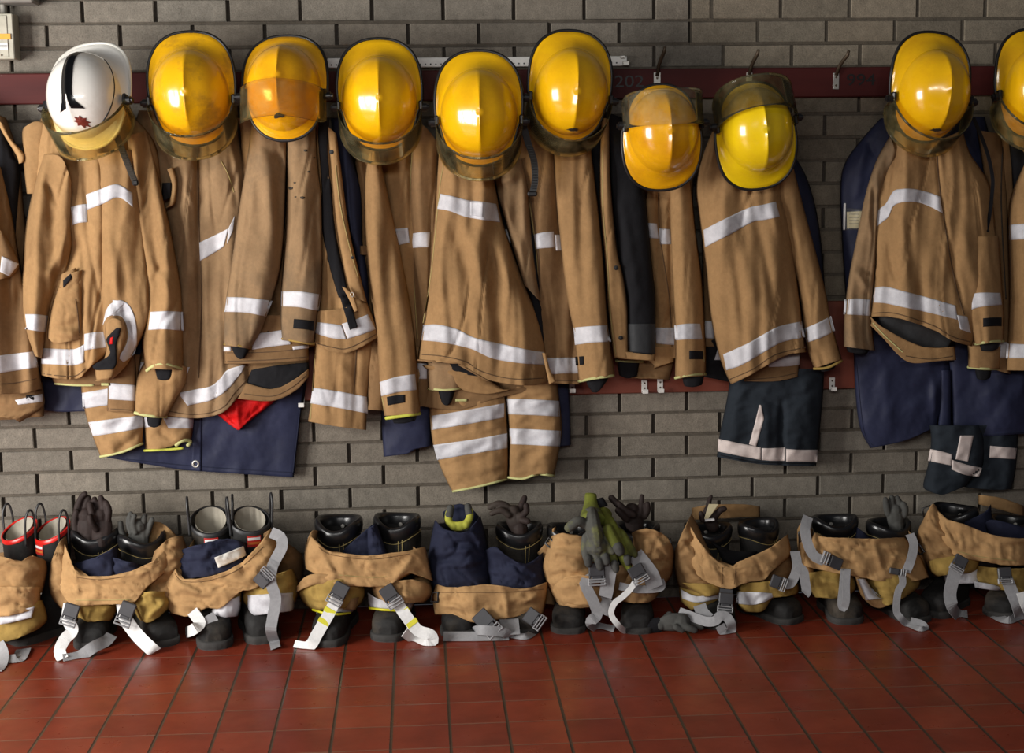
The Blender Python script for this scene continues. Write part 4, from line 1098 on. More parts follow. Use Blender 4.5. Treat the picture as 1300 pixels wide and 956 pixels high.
mb = MB(); mb.tube([surf(pt, 447, 374, .002)+Vector((math.cos(a)*.005, 0, math.sin(a)*.007)) for a in [2*math.pi*i/14 for i in range(14)]], .0014, 6, closed=True); mb.build('pull_ring', 'steel', pt, True)
s1 = panel('sleeve', t, LR([(320, 150), (314, 200), (304, 262), (296, 320), (288, 372), (284, 410), (284, 438)], [(366, 150), (364, 210), (362, 280), (357, 340), (346, 378), (338, 405), (327, 434), (318, 443)], 9), .155, .07, 'tan_grubby', 'hang', .8,
      folds=[(340, 200, 345, 300, 9, 6), (352, 230, 356, 330, 5, -6), (318, 230, 308, 330, 9, 5), (350, 195, 362, 215, 4, -7), (300, 350, 330, 352, 8, 4)])
stripe(s1, [(288, 377), (315, 378), (346, 382)], [(285, 396), (312, 397), (338, 402)])
piping(s1, [(285, 437), (300, 438), (318, 442)], .004, 'khaki', off=-.003); knit(s1, 293, 441, 317, 443, 14, .17, taper=6)
s2 = panel('sleeve', t, LR([(363, 155), (364, 220), (362, 300), (357, 360), (356, 410), (358, 432)], [(402, 150), (403, 200), (409, 250), (410, 330), (408, 380), (402, 410), (399, 436)], 9), .16, .065, 'tan_grubby', 'hang', .8,
      folds=[(366, 210, 363, 330, 4, -5), (385, 220, 384, 350, 9, 6), (400, 230, 404, 350, 5, -4)])
stripe(s2, [(357, 370), (380, 370), (407, 374)], [(357, 389), (380, 390), (405, 395)])
stripe(s2, [(373, 405), (386, 406), (399, 408)], [(372, 417), (386, 418), (398, 420)], 'black_cloth', 'hook_patch')
piping(s2, [(358, 430), (380, 434), (399, 437)], .004, 'khaki', off=-.003)
for x, y, r in ((388, 191, 2.5), (399, 200, 1.5), (392, 218, 1.8), (369, 239, 3), (384, 251, 3), (375, 250, 1.4), (374, 232, 1.6)):
    patch('stain', s2, [[(x-r, y-r*.4), (x, y-r*.6), (x+r, y-r*.3)], [(x-r*.9, y+r*.4), (x, y+r*.7), (x+r*.8, y+r*.4)]], 'zip_dark', off=.0012)

# loose flap low between the two left-centre jackets
t = jacket('lower front corner of a tan jacket with one silver band, beside the pale bracket', 430, 540)
fl = panel('front_panel', t, [[(402, 400), (472, 400)], [(399, 440), (474, 440)], [(397, 490), (467, 503)], [(391, 535), (425, 541), (465, 546)]], .10, .035, 'tan', 'hang', .7, folds=[(453, 440, 450, 500, 2.5, -5), (430, 460, 444, 480, 6, 4)])
stripe(fl, [(397, 492), (430, 497), (466, 504)], [(394, 512), (430, 518), (467, 525)]); seam(fl, [(453, 440), (449, 500)], 1.2); seam(fl, [(400, 450), (394, 532)], 1, 'thread')
panel('side_panel', t, [[(462, 400), (492, 400)], [(463, 450), (496, 460)], [(463, 495), (500, 515)], [(463, 520), (500, 522)]], .075, .03, 'tan_dark', 'hang')

# jacket under the clean yellow helmet
t = jacket('tan fire jacket under the clean yellow helmet, lime-edged sleeve with black patch hanging in front', 500, 525)
dk = panel('open_lining', t, LR([(420, 150), (424, 195), (430, 250), (446, 305), (456, 360), (460, 372)], [(432, 150), (446, 195), (460, 248), (460, 300), (468, 350), (470, 400)], 8), .10, .04, 'navy', 'hang', .6)
panel('inner_front', t, [[(450, 205), (480, 205)], [(458, 280), (480, 280)], [(456, 340), (480, 340)], [(458, 410), (486, 410)]], .09, .03, 'tan_dark', 'none')
tabp = panel('belt_tab', t, [[(457, 312), (474, 313)], [(457, 323), (474, 325)]], .14, .012, 'tan_dark', 'none')
bd = panel('jacket_body', t, [[(438, 140), (480, 150), (526, 150)], [(446, 190), (490, 190), (556, 185)], [(462, 240), (500, 240), (560, 240)], [(470, 320), (515, 320), (560, 320)], [(476, 400), (525, 400), (560, 400)], [(484, 470), (530, 480), (556, 480)], [(500, 505), (530, 508), (556, 508)]], .075, .055, 'tan', 'hang', .9, folds=[(480, 190, 495, 270, 3.5, -9), (508, 200, 510, 300, 7, 6), (460, 195, 470, 210, 4, 5), (522, 178, 521, 290, 3, -6)])
fl = panel('front_placket', t, [[(524, 172), (535, 158), (552, 176), (558, 195)], [(520, 220), (558, 220)], [(519, 290), (560, 290)], [(524, 370), (556, 370)], [(528, 440), (556, 440)]], .105, .04, 'tan_dark', 'hang', 1)
seam(fl, [(524, 182), (521, 230), (520, 290), (526, 370), (530, 430)], 1.2, 'thread')
stripe(bd, [(499, 291), (518, 289)], [(501, 312), (520, 308)]); stripe(fl, [(521, 297), (533, 295), (546, 295)], [(523, 315), (533, 314), (545, 314)])
sl = panel('sleeve', t, LR([(468, 195), (463, 230), (463, 300), (467, 350), (473, 400), (479, 450), (482, 490), (488, 528)], [(480, 190), (490, 235), (502, 290), (514, 345), (523, 400), (529, 450), (531, 490), (534, 526)], 10), .125, .065, 'tan', 'hang', .8, folds=[(476, 260, 486, 420, 8, 6), (500, 320, 508, 440, 8, 4)])
stripe(sl, [(482, 485), (505, 478), (527, 475)], [(484, 503), (505, 498), (529, 495)])
stripe(sl, [(491, 504), (502, 502), (514, 501)], [(492, 515), (502, 513), (514, 511)], 'black_cloth', 'hook_patch')
piping(sl, [(490, 531), (512, 528), (533, 525)], .006, 'lime_bright', off=-.003); knit(sl, 497, 531, 530, 528, 8, .14)
seam(sl, [(485, 504), (488, 520)], 1, 'thread')
hm = panel('rear_hem', t, [[(526, 455), (545, 455)], [(530, 485), (546, 485)], [(498, 520), (546, 515)]], .10, .02, 'tan_dark', 'none')
stripe(hm, [(528, 461), (542, 461)], [(530, 481), (542, 481)])

# jacket under the lowest upright helmet
t = jacket('tan fire jacket under the lowest upright helmet, broad hem gaping at its left corner', 610, 485)
lowr = panel('rear_hem', t, [[(538, 450), (600, 455), (700, 470)], [(540, 475), (600, 490), (690, 495)], [(530, 515), (585, 520), (640, 500)]], .095, .03, 'tan_dark', 'none')
lsl = panel('sleeve', t, [[(541, 450), (590, 462)], [(542, 470), (590, 474)], [(543, 494), (565, 497), (586, 495)]], .115, .04, 'tan_grubby', 'none')
piping(lsl, [(543, 493), (565, 495), (584, 493)], .005, 'lime', off=-.003); knit(lsl, 556, 498, 578, 498, 17, .125, taper=5)
piping(lowr, [(578, 508), (593, 508)], .005, 'lime', 'hem_trim')
lin = panel('lining', t, [[(541, 452), (600, 455)], [(548, 464), (610, 472)], [(580, 474), (622, 480)]], .135, .02, 'black_cloth', 'none')
bh = panel('rear_panel', t, [[(538, 463), (575, 470), (620, 480)], [(541, 468), (578, 477), (640, 494)], [(590, 497), (620, 500), (650, 494)]], .13, .025, 'tan', 'none')
side = panel('side_panel', t, LR([(640, 210), (650, 262), (662, 320), (672, 380), (676, 440)], [(672, 200), (678, 262), (684, 320), (690, 380), (694, 440)], 8), .10, .04, 'black_cloth', 'hang')
stripe(side, [(640, 291), (660, 292)], [(644, 308), (664, 309)])
sl = panel('sleeve', t, LR([(624, 215), (630, 245), (642, 285), (652, 320), (664, 360)], [(664, 200), (672, 240), (676, 300), (681, 340), (688, 385)], 9), .115, .06, 'tan_grubby', 'hang', 1.3, folds=[(632, 232, 655, 225, 4, 6), (634, 245, 648, 285, 4, 7), (650, 240, 668, 320, 6, -6)])
bd = panel('jacket_body', t, [[(562, 160), (600, 150), (640, 165)], [(557, 195), (600, 200), (626, 200)], [(553, 262), (600, 262), (637, 275)], [(546, 340), (610, 340), (662, 350)], [(540, 395), (610, 395), (680, 395)], [(534, 430), (610, 440), (692, 440)], [(530, 455), (545, 460), (575, 459), (590, 466), (612, 480), (650, 488), (680, 489), (696, 484)]], .135, .085, 'tan', 'hang', 1.1,
      folds=[(575, 280, 600, 370, 9, -9), (590, 275, 618, 380, 8, 8), (560, 260, 555, 400, 10, 7), (628, 300, 650, 380, 9, 9), (612, 290, 640, 370, 6, -6), (575, 420, 610, 470, 9, -6), (600, 430, 640, 445, 9, 5), (640, 400, 636, 470, 8, -4)])
stripe(bd, [(559, 246), (578, 250), (593, 254), (612, 256), (630, 259)], [(555, 265), (571, 268), (590, 275), (612, 279), (635, 282)])
stripe(bd, [(537, 413), (555, 412), (580, 418), (603, 429), (638, 437), (670, 444), (690, 447)], [(535, 432), (563, 435), (598, 443), (625, 455), (660, 461), (692, 463)])
seam(bd, [(532, 450), (560, 452), (590, 459), (612, 472), (650, 481), (690, 480)]); seam(bd, [(565, 200), (558, 240), (548, 340), (537, 410)], 1, 'thread')
patch('stripe_patch', bd, [[(597, 256), (614, 257)], [(597, 273), (613, 276)]], 'reflective', off=.004)
piping(bd, [(530, 457), (575, 461), (590, 467), (620, 484)], .003, 'tan_dark', 'hem_fold')

# open jacket between the two helmets
t = jacket('open tan fire jacket showing its black lining beside the upside-down orange-yellow helmet', 790, 485)
lf = panel('front_placket', t, [[(655, 160), (710, 160)], [(656, 200), (708, 205)], [(668, 250), (712, 260)], [(678, 320), (722, 320)], [(682, 400), (735, 400)], [(684, 450), (738, 450)], [(686, 486), (738, 488)]], .12, .035, 'tan_dark', 'hang', 1, folds=[(690, 220, 685, 300, 8, 5)])
seam(lf, [(659, 212), (670, 252), (677, 292), (682, 345), (683, 440)], 1.8, 'thread'); seam(lf, [(662, 212), (673, 252), (680, 292), (685, 345), (685, 440)], 1.2)
stripe(lf, [(676, 298), (690, 295), (703, 294)], [(679, 316), (690, 315), (704, 314)]); stripe(lf, [(704, 298), (712, 298)], [(706, 318), (714, 318)])
stripe(lf, [(680, 450), (695, 454), (715, 454), (733, 454)], [(684, 462), (697, 474), (715, 474), (735, 474)]); seam(lf, [(688, 482), (738, 484)])
pz = panel('zip_end', t, [[(688, 448), (693, 448)], [(693, 470), (698, 468)], [(697, 488), (706, 484)]], .19, .01, 'tan_light', 'none')
rb = panel('jacket_body', t, [[(770, 150), (870, 150)], [(790, 200), (880, 200)], [(815, 280), (880, 280)], [(825, 360), (885, 360)], [(828, 420), (885, 420)], [(830, 452), (860, 455), (880, 452)]], .085, .04, 'tan', 'hang', .9, folds=[(836, 240, 838, 300, 2.5, -8), (850, 250, 853, 450, 3, -7), (827, 260, 840, 420, 6, 6)])
stripe(rb, [(822, 283), (834, 284)], [(824, 302), (836, 303)]); stripe(rb, [(836, 290), (851, 291)], [(838, 310), (852, 310)]); stripe(rb, [(832, 416), (843, 416), (856, 416)], [(833, 436), (843, 437), (856, 438)])
seam(rb, [(836, 245), (838, 300), (850, 380), (853, 440)], 1.2)
rh = panel('rear_hem', t, [[(778, 440), (860, 440)], [(782, 462), (856, 460)], [(800, 480), (850, 482)]], .065, .025, 'tan_dark', 'crumple', .6)
rh3 = panel('rear_corner', t, [[(800, 440), (857, 440)], [(828, 462), (856, 458)], [(829, 468), (840, 464), (856, 459)]], .10, .02, 'tan', 'none')
isl = panel('inner_sleeve', t, [[(780, 430), (816, 430)], [(782, 458), (816, 459)]], .09, .03, 'tan_dark', 'none'); piping(isl, [(782, 458), (816, 459)], .005, 'lime', off=-.003); knit(isl, 783, 462, 812, 463, 18, .10)
ln = panel('lining', t, [[(764, 140), (792, 150)], [(774, 185), (805, 200)], [(776, 240), (818, 240)], [(786, 328), (827, 330)], [(796, 380), (832, 380)], [(797, 447), (832, 451)]], .15, .03, 'black_cloth', 'tarp', 1.2, folds=[(790, 260, 812, 380, 6, 4)])
patch('lining_guard', ln, [[(797, 411), (814, 411), (832, 411)], [(797, 446), (814, 448), (832, 449)]], 'lining_grey', off=.003)
fc = panel('front_facing', t, LR([(764, 150), (762, 200), (762, 265), (767, 318), (771, 380), (776, 430), (779, 453)], [(774, 150), (774, 190), (776, 240), (785, 328), (795, 365), (797, 410), (798, 455)], 9), .165, .022, 'tan', 'hang', .5, folds=[(770, 200, 771, 300, 3, 4)])
seam(fc, [(765, 190), (765, 260), (771, 330), (775, 400), (782, 450)], 1.2, 'thread')
fh = panel('front_hem', t, [[(778, 446), (800, 447), (832, 450)], [(779, 454), (800, 456), (832, 458)]], .165, .015, 'tan', 'none')
button(fc, 782, 340, .0075); button(fc, 788, 429, .0075)
gap = panel('lining', t, [[(748, 150), (766, 150)], [(750, 185), (766, 200)], [(756, 260), (768, 280)], [(764, 360), (774, 380)], [(770, 430), (780, 440)]], .11, .02, 'black_cloth', 'none')  # shade of the gap beside the sleeve, put in as a black strip
sl = panel('sleeve', t, LR([(700, 160), (704, 205), (706, 250), (713, 320), (720, 380), (728, 420), (735, 484)], [(748, 160), (752, 200), (760, 260), (767, 330), (771, 390), (776, 440), (781, 476)], 10), .145, .065, 'tan', 'hang', .9, folds=[(722, 200, 728, 330, 8, 5), (745, 210, 752, 330, 7, 4), (706, 215, 712, 240, 4, 5), (735, 240, 742, 400, 6, -4)])
stripe(sl, [(728, 416), (750, 414), (771, 413)], [(730, 438), (752, 435), (776, 434)]); stripe(sl, [(730, 453), (741, 452)], [(731, 464), (741, 463)], 'black_cloth', 'hook_patch')
piping(sl, [(735, 484), (755, 480), (779, 477)], .005, 'lime', off=-.003); knit(sl, 744, 486, 773, 480, 15, .16, taper=8)
sl = panel('sleeve', t, LR([(850, 195), (850, 240), (851, 300), (854, 370), (857, 430), (857, 480)], [(872, 195), (878, 240), (884, 300), (891, 350), (894, 400), (896, 440), (896, 477)], 9), .115, .06, 'tan', 'hang', .9, folds=[(862, 220, 868, 360, 6, 5), (880, 300, 884, 400, 5, -3)])
stripe(sl, [(856, 413), (872, 411), (889, 411)], [(857, 432), (872, 431), (892, 431)]); stripe(sl, [(875, 445), (893, 446)], [(875, 456), (893, 456)], 'black_cloth', 'hook_patch')
seam(sl, [(893, 444), (894, 459)], 1.4, 'lime', 'tab_edge')
piping(sl, [(857, 480), (876, 476), (896, 475)], .0048, 'lime', off=-.003); knit(sl, 866, 483, 894, 482, 9, .13)
gapb = panel('rear_panel', t, [[(888, 200), (906, 200)], [(892, 350), (912, 350)], [(892, 440), (912, 440)]], .06, .02, 'tan_dark', 'none')
stripe(gapb, [(893, 407), (907, 408)], [(893, 429), (906, 430)])

# dark jumble between
t = thing('dark_cloth', 'black cloth with a sliver of white band low between two tan jackets', 'cloth', W(908, 485, .06))
dc = panel('cloth', t, [[(896, 430), (930, 430)], [(894, 455), (940, 460)], [(893, 478), (940, 488)]], .05, .025, 'black_cloth', 'crumple', .5)
patch('pale_band', dc, [[(912, 440), (916, 445)], [(907, 457), (918, 457)]], 'reflective')

# jacket under the lemon-yellow helmet
t = jacket('tan fire jacket under the lemon-yellow helmet with a slanting band across its chest', 985, 485)
bk = panel('rear_hem', t, [[(960, 430), (1020, 430)], [(950, 455), (1016, 455)], [(944, 484), (985, 484), (1014, 478)]], .105, .02, 'tan_dark', 'none')
stripe(bk, [(975, 462), (995, 452), (1016, 449)], [(976, 466), (1000, 465), (1015, 463)])
seam(bk, [(950, 482), (985, 479), (1013, 473)])
sl = panel('sleeve', t, LR([(976, 220), (990, 270), (1003, 320), (1014, 370), (1021, 420), (1026, 450), (1034, 468)], [(1008, 215), (1022, 270), (1037, 325), (1048, 370), (1057, 415), (1069, 456)], 9), .12, .065, 'tan', 'hang', 1, folds=[(1005, 260, 1030, 400, 7, 5), (995, 260, 1012, 330, 5, -7)])
stripe(sl, [(1021, 417), (1040, 409), (1055, 401)], [(1024, 435), (1042, 429), (1060, 420)]); piping(sl, [(1033, 468), (1050, 467), (1069, 458)], .0045, 'khaki', off=-.003); knit(sl, 1040, 468, 1062, 464, 5, .13)
bd = panel('jacket_body', t, [[(912, 150), (950, 150), (1000, 160)], [(895, 190), (950, 190), (1006, 195)], [(884, 235), (940, 240), (995, 240)], [(888, 280), (950, 280), (1003, 280)], [(896, 340), (955, 340), (1011, 340)], [(902, 400), (965, 400), (1018, 400)], [(914, 455), (965, 440), (1021, 430)], [(928, 488), (953, 476), (975, 463), (998, 451), (1024, 447)]], .13, .085, 'tan', 'hang', 1.1,
      folds=[(918, 240, 915, 340, 8, 6), (940, 300, 960, 400, 9, 8), (962, 270, 985, 400, 6, -9), (978, 260, 990, 300, 5, 6), (930, 300, 945, 420, 6, -5), (1000, 300, 1008, 400, 6, 5), (890, 250, 895, 300, 4, -6), (985, 420, 978, 450, 5, -4)])
stripe(bd, [(893, 292), (908, 284), (920, 278), (950, 264), (968, 260), (985, 256)], [(895, 314), (910, 306), (928, 297), (955, 282), (972, 279), (990, 275)])
stripe(bd, [(918, 450), (936, 442), (953, 434), (970, 424), (990, 414), (1018, 408)], [(922, 470), (938, 465), (955, 456), (975, 444), (994, 434), (1022, 428)])
seam(bd, [(925, 482), (955, 469), (985, 450), (1023, 441)])

# jacket right of the number 994
t = jacket('tan fire jacket on the navy coat, grubby left cuff and a gaping dark hem', 1170, 455)
bh = panel('rear_hem', t, [[(1103, 400), (1120, 415), (1170, 440), (1212, 440)], [(1106, 408), (1122, 425), (1150, 446), (1195, 450), (1213, 448)], [(1104, 412), (1122, 430), (1142, 452), (1160, 461), (1195, 458), (1214, 457)]], .17, .02, 'tan', 'none')
lin = panel('lining', t, [[(1112, 398), (1150, 396), (1212, 408)], [(1118, 412), (1155, 420), (1210, 430)], [(1130, 425), (1165, 435), (1205, 440)], [(1142, 436), (1170, 447), (1198, 449)]], .155, .012, 'lining_grey', 'tarp', .8)
seam(bh, [(1108, 410), (1124, 427), (1146, 447)], 1.2, 'lime'); seam(bh, [(1150, 452), (1180, 456), (1210, 452)])
sl = panel('sleeve', t, LR([(1130, 172), (1112, 205), (1098, 250), (1088, 300), (1078, 350), (1072, 400), (1071, 440)], [(1140, 200), (1120, 250), (1114, 300), (1112, 345), (1108, 385), (1108, 420), (1111, 445)], 9), .135, .065, 'tan_grubby', 'hang', 1.2, folds=[(1092, 340, 1112, 348, 4, -8), (1090, 350, 1100, 365, 4, 7), (1105, 230, 1098, 300, 5, 5), (1110, 225, 1108, 290, 3, -7), (1075, 372, 1108, 376, 4, -5)])
stripe(sl, [(1072, 380), (1090, 379), (1107, 381)], [(1071, 399), (1090, 400), (1105, 401)]); knit(sl, 1074, 443, 1104, 445, 5, .14)
seam(sl, [(1096, 381), (1096, 400)], 1)
ub = panel('rear_panel', t, LR([(1240, 165), (1250, 230), (1256, 300), (1262, 400), (1264, 470)], [(1272, 170), (1278, 230), (1281, 300), (1284, 400), (1284, 475)], 8), .09, .04, 'tan_dark', 'hang')
stripe(ub, [(1262, 434), (1290, 435)], [(1262, 454), (1290, 455)])
piping(ub, [(1273, 180), (1271, 260), (1277, 380)], .0025, 'zip_dark', 'zip')
bd = panel('jacket_body', t, [[(1136, 165), (1180, 180), (1222, 165)], [(1126, 200), (1188, 195), (1232, 195)], [(1112, 240), (1193, 240), (1256, 235)], [(1110, 290), (1201, 290), (1264, 290)], [(1110, 340), (1210, 345), (1268, 340)], [(1107, 375), (1165, 375), (1220, 385), (1262, 380)], [(1104, 402), (1130, 402), (1155, 408), (1186, 419), (1208, 432), (1234, 440)]], .15, .08, 'tan', 'hang', 1.0,
      folds=[(1189, 195, 1194, 245, 2.5, -8), (1194, 245, 1205, 310, 2.5, -10), (1205, 310, 1222, 390, 4, -11), (1165, 280, 1180, 370, 9, 6), (1222, 290, 1240, 370, 9, 9), (1130, 240, 1122, 330, 8, 5), (1150, 260, 1160, 360, 7, -5), (1245, 290, 1258, 360, 6, -5), (1112, 230, 1112, 300, 4, -7)])
seam(bd, [(1189, 190), (1193, 240), (1202, 300), (1213, 360), (1224, 400)], 1.8)
stripe(bd, [(1110, 271), (1118, 264), (1125, 258), (1134, 243), (1144, 240), (1160, 240), (1178, 244), (1194, 250)], [(1110, 290), (1120, 282), (1128, 275), (1134, 262), (1145, 257), (1165, 257), (1182, 263), (1197, 271)])
stripe(bd, [(1110, 365), (1125, 364), (1148, 370), (1175, 377), (1213, 388)], [(1107, 384), (1123, 385), (1142, 389), (1175, 396), (1216, 406)])
stripe(bd, [(1215, 400), (1228, 402)], [(1219, 418), (1233, 423)])
seam(bd, [(1105, 398), (1130, 397), (1155, 403), (1186, 414), (1208, 427), (1232, 434)])
sl2 = panel('sleeve', t, [[(1228, 430), (1272, 440)], [(1229, 455), (1271, 455)], [(1229, 466), (1250, 468), (1270, 468)]], .125, .045, 'tan', 'none'); piping(sl2, [(1229, 466), (1250, 468), (1270, 468)], .005, 'lime', off=-.003); knit(sl2, 1237, 470, 1260, 470, 13, .135)
sl = panel('sleeve', t, LR([(1218, 300), (1222, 340), (1226, 380), (1231, 410), (1237, 437)], [(1268, 300), (1271, 340), (1274, 380), (1275, 405), (1274, 434)], 8), .165, .06, 'tan', 'hang', .9, folds=[(1240, 310, 1248, 400, 7, 5)])
stripe(sl, [(1223, 379), (1240, 372), (1270, 372)], [(1227, 396), (1243, 390), (1272, 387)]); stripe(sl, [(1248, 404), (1261, 403), (1274, 403)], [(1248, 415), (1261, 414), (1274, 414)], 'black_cloth', 'hook_patch')
piping(sl, [(1237, 437), (1255, 434), (1274, 433)], .005, 'lime', off=-.003); knit(sl, 1243, 438, 1270, 436, 9, .18)

# jacket cut off by the right edge
t = jacket('tan fire jacket with dark lining cut off by the right edge of the picture', 1310, 470)
panel('rear_panel', t, [[(1266, 150), (1360, 150)], [(1268, 250), (1360, 250)], [(1272, 360), (1360, 360)], [(1276, 470), (1360, 470)]], .08, .03, 'tan_dark', 'hang')
panel('lining', t, [[(1278, 160), (1360, 160)], [(1284, 210), (1360, 210)], [(1286, 250), (1350, 250)]], .12, .02, 'black_cloth', 'none')
panel('collar', t, [[(1282, 150), (1310, 148)], [(1286, 180), (1312, 190)], [(1292, 184), (1306, 200)]], .17, .03, 'tan', 'none')
bd = panel('jacket_body', t, [[(1304, 200), (1350, 190)], [(1288, 236), (1360, 230)], [(1281, 262), (1365, 262)], [(1280, 300), (1370, 300)], [(1281, 380), (1375, 380)], [(1277, 470), (1375, 472)]], .13, .07, 'tan', 'hang', .8)
stripe(bd, [(1281, 286), (1300, 284), (1368, 284)], [(1281, 305), (1300, 304), (1369, 304)]); stripe(bd, [(1278, 436), (1300, 437), (1373, 439)], [(1277, 455), (1300, 455), (1373, 457)])
seam(bd, [(1289, 240), (1283, 262), (1282, 300), (1284, 380)], 1.2)
# ------------------------------------------------------------------ boots
def fuse(o, vox=.004, it=4):
    m = o.modifiers.new('fuse', 'REMESH'); m.mode = 'VOXEL'; m.voxel_size = vox; m.use_smooth_shade = True
    s = o.modifiers.new('soften', 'SMOOTH'); s.iterations = it; s.factor = .5
def bake(o):
    dg = bpy.context.evaluated_depsgraph_get(); me = bpy.data.meshes.new_from_object(o.evaluated_get(dg)); o.modifiers.clear(); o.data = me
    for p in me.polygons: p.use_smooth = True
def rim_z(th, h, dip):   # th=0 front
    c = math.cos(th)
    if dip > .03: return h-dip*(c+1)/2
    return h-dip*max(0, c)**3-.004*math.cos(2*th)
def shaft_ring(z, rx, ry, cy, n=28, dip=None, h=0):
    P = []
    for j in range(n):
        th = 2*math.pi*j/n
        P.append(Vector((math.sin(th)*rx, cy-math.cos(th)*ry, rim_z(th, z, dip) if dip is not None else z)))
    return P
def boot_meshes(kind):
    n = 28; D = {}
    mb = MB()
    # foot: cross sections from heel to toe
    secs = [(.078, .020, .05, 0), (.070, .034, .09, 0), (.045, .042, .115, 0), (.0, .043, .13, 0), (-.04, .043, .125, 0), (-.08, .045, .108, 0), (-.12, .050, .092, 0), (-.155, .052, .084, 0), (-.185, .049, .074, 0), (-.205, .039, .060, 0), (-.216, .022, .042, 0)]
    V = []; m_ = 20
    for (y, hw, zt, _) in secs:
        for j in range(m_):
            th = 2*math.pi*j/m_; c, s = math.cos(th), math.sin(th)
            x = hw*math.copysign(abs(c)**.75, c); z = .008+zt/2+(zt/2)*math.copysign(abs(s)**(.75 if s > 0 else .35), s)
            V.append(Vector((x, y, z)))
    Fc = [(i*m_+j, (i+1)*m_+j, (i+1)*m_+(j+1) % m_, i*m_+(j+1) % m_) for i in range(len(secs)-1) for j in range(m_)]
    Fc += [tuple(range(m_)), tuple((len(secs)-1)*m_+j for j in range(m_-1, -1, -1))]
    mb.add(V, Fc)
    if kind == 'leather': prof = [(.03, .040, .060, .012, None), (.10, .044, .064, .008, None), (.16, .052, .064, .004, None), (.22, .062, .066, 0, None), (.29, .069, .070, 0, .010), (.318, .070, .071, 0, .018)]; H = .35; dip = .020; lip = .0
    else: prof = [(.03, .040, .060, .012, None), (.10, .045, .064, .008, None), (.16, .052, .062, .004, None), (.22, .058, .063, 0, None), (.28, .061, .066, 0, None), (.355, .064, .069, 0, .055)]; H = .36; dip = .055
    rings = [shaft_ring(z, rx, ry, cy, n, d) for (z, rx, ry, cy, d) in prof]
    rx, ry = prof[-1][1], prof[-1][2]
    rings += [shaft_ring(H-.008, rx-.003, ry-.003, 0, n, dip), shaft_ring(H-.02, rx-.012, ry-.012, 0, n, dip), shaft_ring(.22, rx-.014, ry-.014, 0, n)]
    V = [p for r in rings for p in r]; k = len(rings)
    Fc = [(i*n+j, i*n+(j+1) % n, (i+1)*n+(j+1) % n, (i+1)*n+j) for i in range(k-1) for j in range(n)]+[tuple(range(n-1, -1, -1)), tuple((k-1)*n+j for j in range(n))]
    mb.add(V, Fc); D['boot_upper'] = mb
    so = MB(); V = []
    S2 = [(.083, .018), (.076, .036), (.045, .045), (.0, .044), (-.04, .042), (-.08, .048), (-.13, .055), (-.165, .057), (-.195, .051), (-.214, .039), (-.225, .020)]
    P = [(hw, y) for y, hw in S2]+[(-hw, y) for y, hw in reversed(S2)]; P = spline(P, 60, closed=True)[:60]
    lv = [(0, .97), (.004, 1.0), (.020, 1.0), (.024, .97), (.026, .6)]
    for z, f in lv:
        for i, (x, y) in enumerate(P):
            g = f*(1-(.05 if (i % 3 == 0 and .002 < z < .019) else 0))
            V.append(Vector((x*g, -.07+(y+.07)*g, z)))
    Fc = [(i*60+j, (i+1)*60+j, (i+1)*60+(j+1) % 60, i*60+(j+1) % 60) for i in range(4) for j in range(60)]
    Fc = [tuple(reversed(f)) for f in Fc]+[tuple(range(60)), tuple(4*60+j for j in range(59, -1, -1))]
    so.add(V, Fc); D['sole'] = so
    if kind == 'leather':
        c = MB(); N = 40; R_ = []
        for k_, (dr, dz) in enumerate([(.001, -.048), (.005, -.040), (.007, -.022), (.0065, -.008), (.001, .001), (-.008, -.002), (-.013, -.012), (-.014, -.035)]):
            R_.append([Vector((math.sin(t)*(.070+dr), -math.cos(t)*(.071+dr), rim_z(t, .352+dz, .020))) for t in [2*math.pi*j/N for j in range(N)]])
        V = [p for r in R_ for p in r]; Fc = [(i*N+j, i*N+(j+1) % N, (i+1)*N+(j+1) % N, (i+1)*N+j) for i in range(7) for j in range(N)]
        Fc += [tuple(reversed([7*N+(j) for j in range(N)]))] if False else []
        c.add(V, Fc); D['collar'] = c
        s = MB(); s.tube([Vector((math.sin(t)*.0735, -math.cos(t)*.0745, rim_z(t, .300, .020))) for t in [2*math.pi*j/N for j in range(N)]], .0011, 5, closed=True)
        for a in (R(14), R(24)): s.tube([Vector((math.sin(a)*r_, -math.cos(a)*r_*1.02, z)) for z, r_ in ((.30, .0725), (.27, .0705), (.24, .067), (.20, .063))], .0011, 5)
        D['stitching'] = s
        pz = MB(); pz.cyl((0, .050, .315), (0, 1, 0), .006, .006, 12); D['snap'] = pz
    else:
        c = MB(); N = 36; R_ = []
        for dr, dz in ((.0015, -.014), (.0025, -.002), (-.002, .001), (-.004, -.004)):
            R_.append([Vector((math.sin(t)*(.063+dr), -math.cos(t)*(.068+dr), rim_z(t, .360+dz, .055))) for t in [2*math.pi*j/N for j in range(N)]])
        V = [p for r in R_ for p in r]; c.add(V, [(i*N+j, i*N+(j+1) % N, (i+1)*N+(j+1) % N, (i+1)*N+j) for i in range(3) for j in range(N)]); D['rim_band'] = c
        c = MB(); R_ = []
        for z, dp in ((.359, .055), (.31, .05), (.22, 0)):
            R_.append([Vector((math.sin(t)*.0485, -math.cos(t)*.0535, rim_z(t, z, dp))) for t in [2*math.pi*j/N for j in range(N)]])
        V = [p for r in R_ for p in r]; c.add(V, [tuple(reversed((i*N+j, i*N+(j+1) % N, (i+1)*N+(j+1) % N, (i+1)*N+j))) for i in range(2) for j in range(N)]+[tuple(2*N+j for j in range(N))]); D['inner_lining'] = c
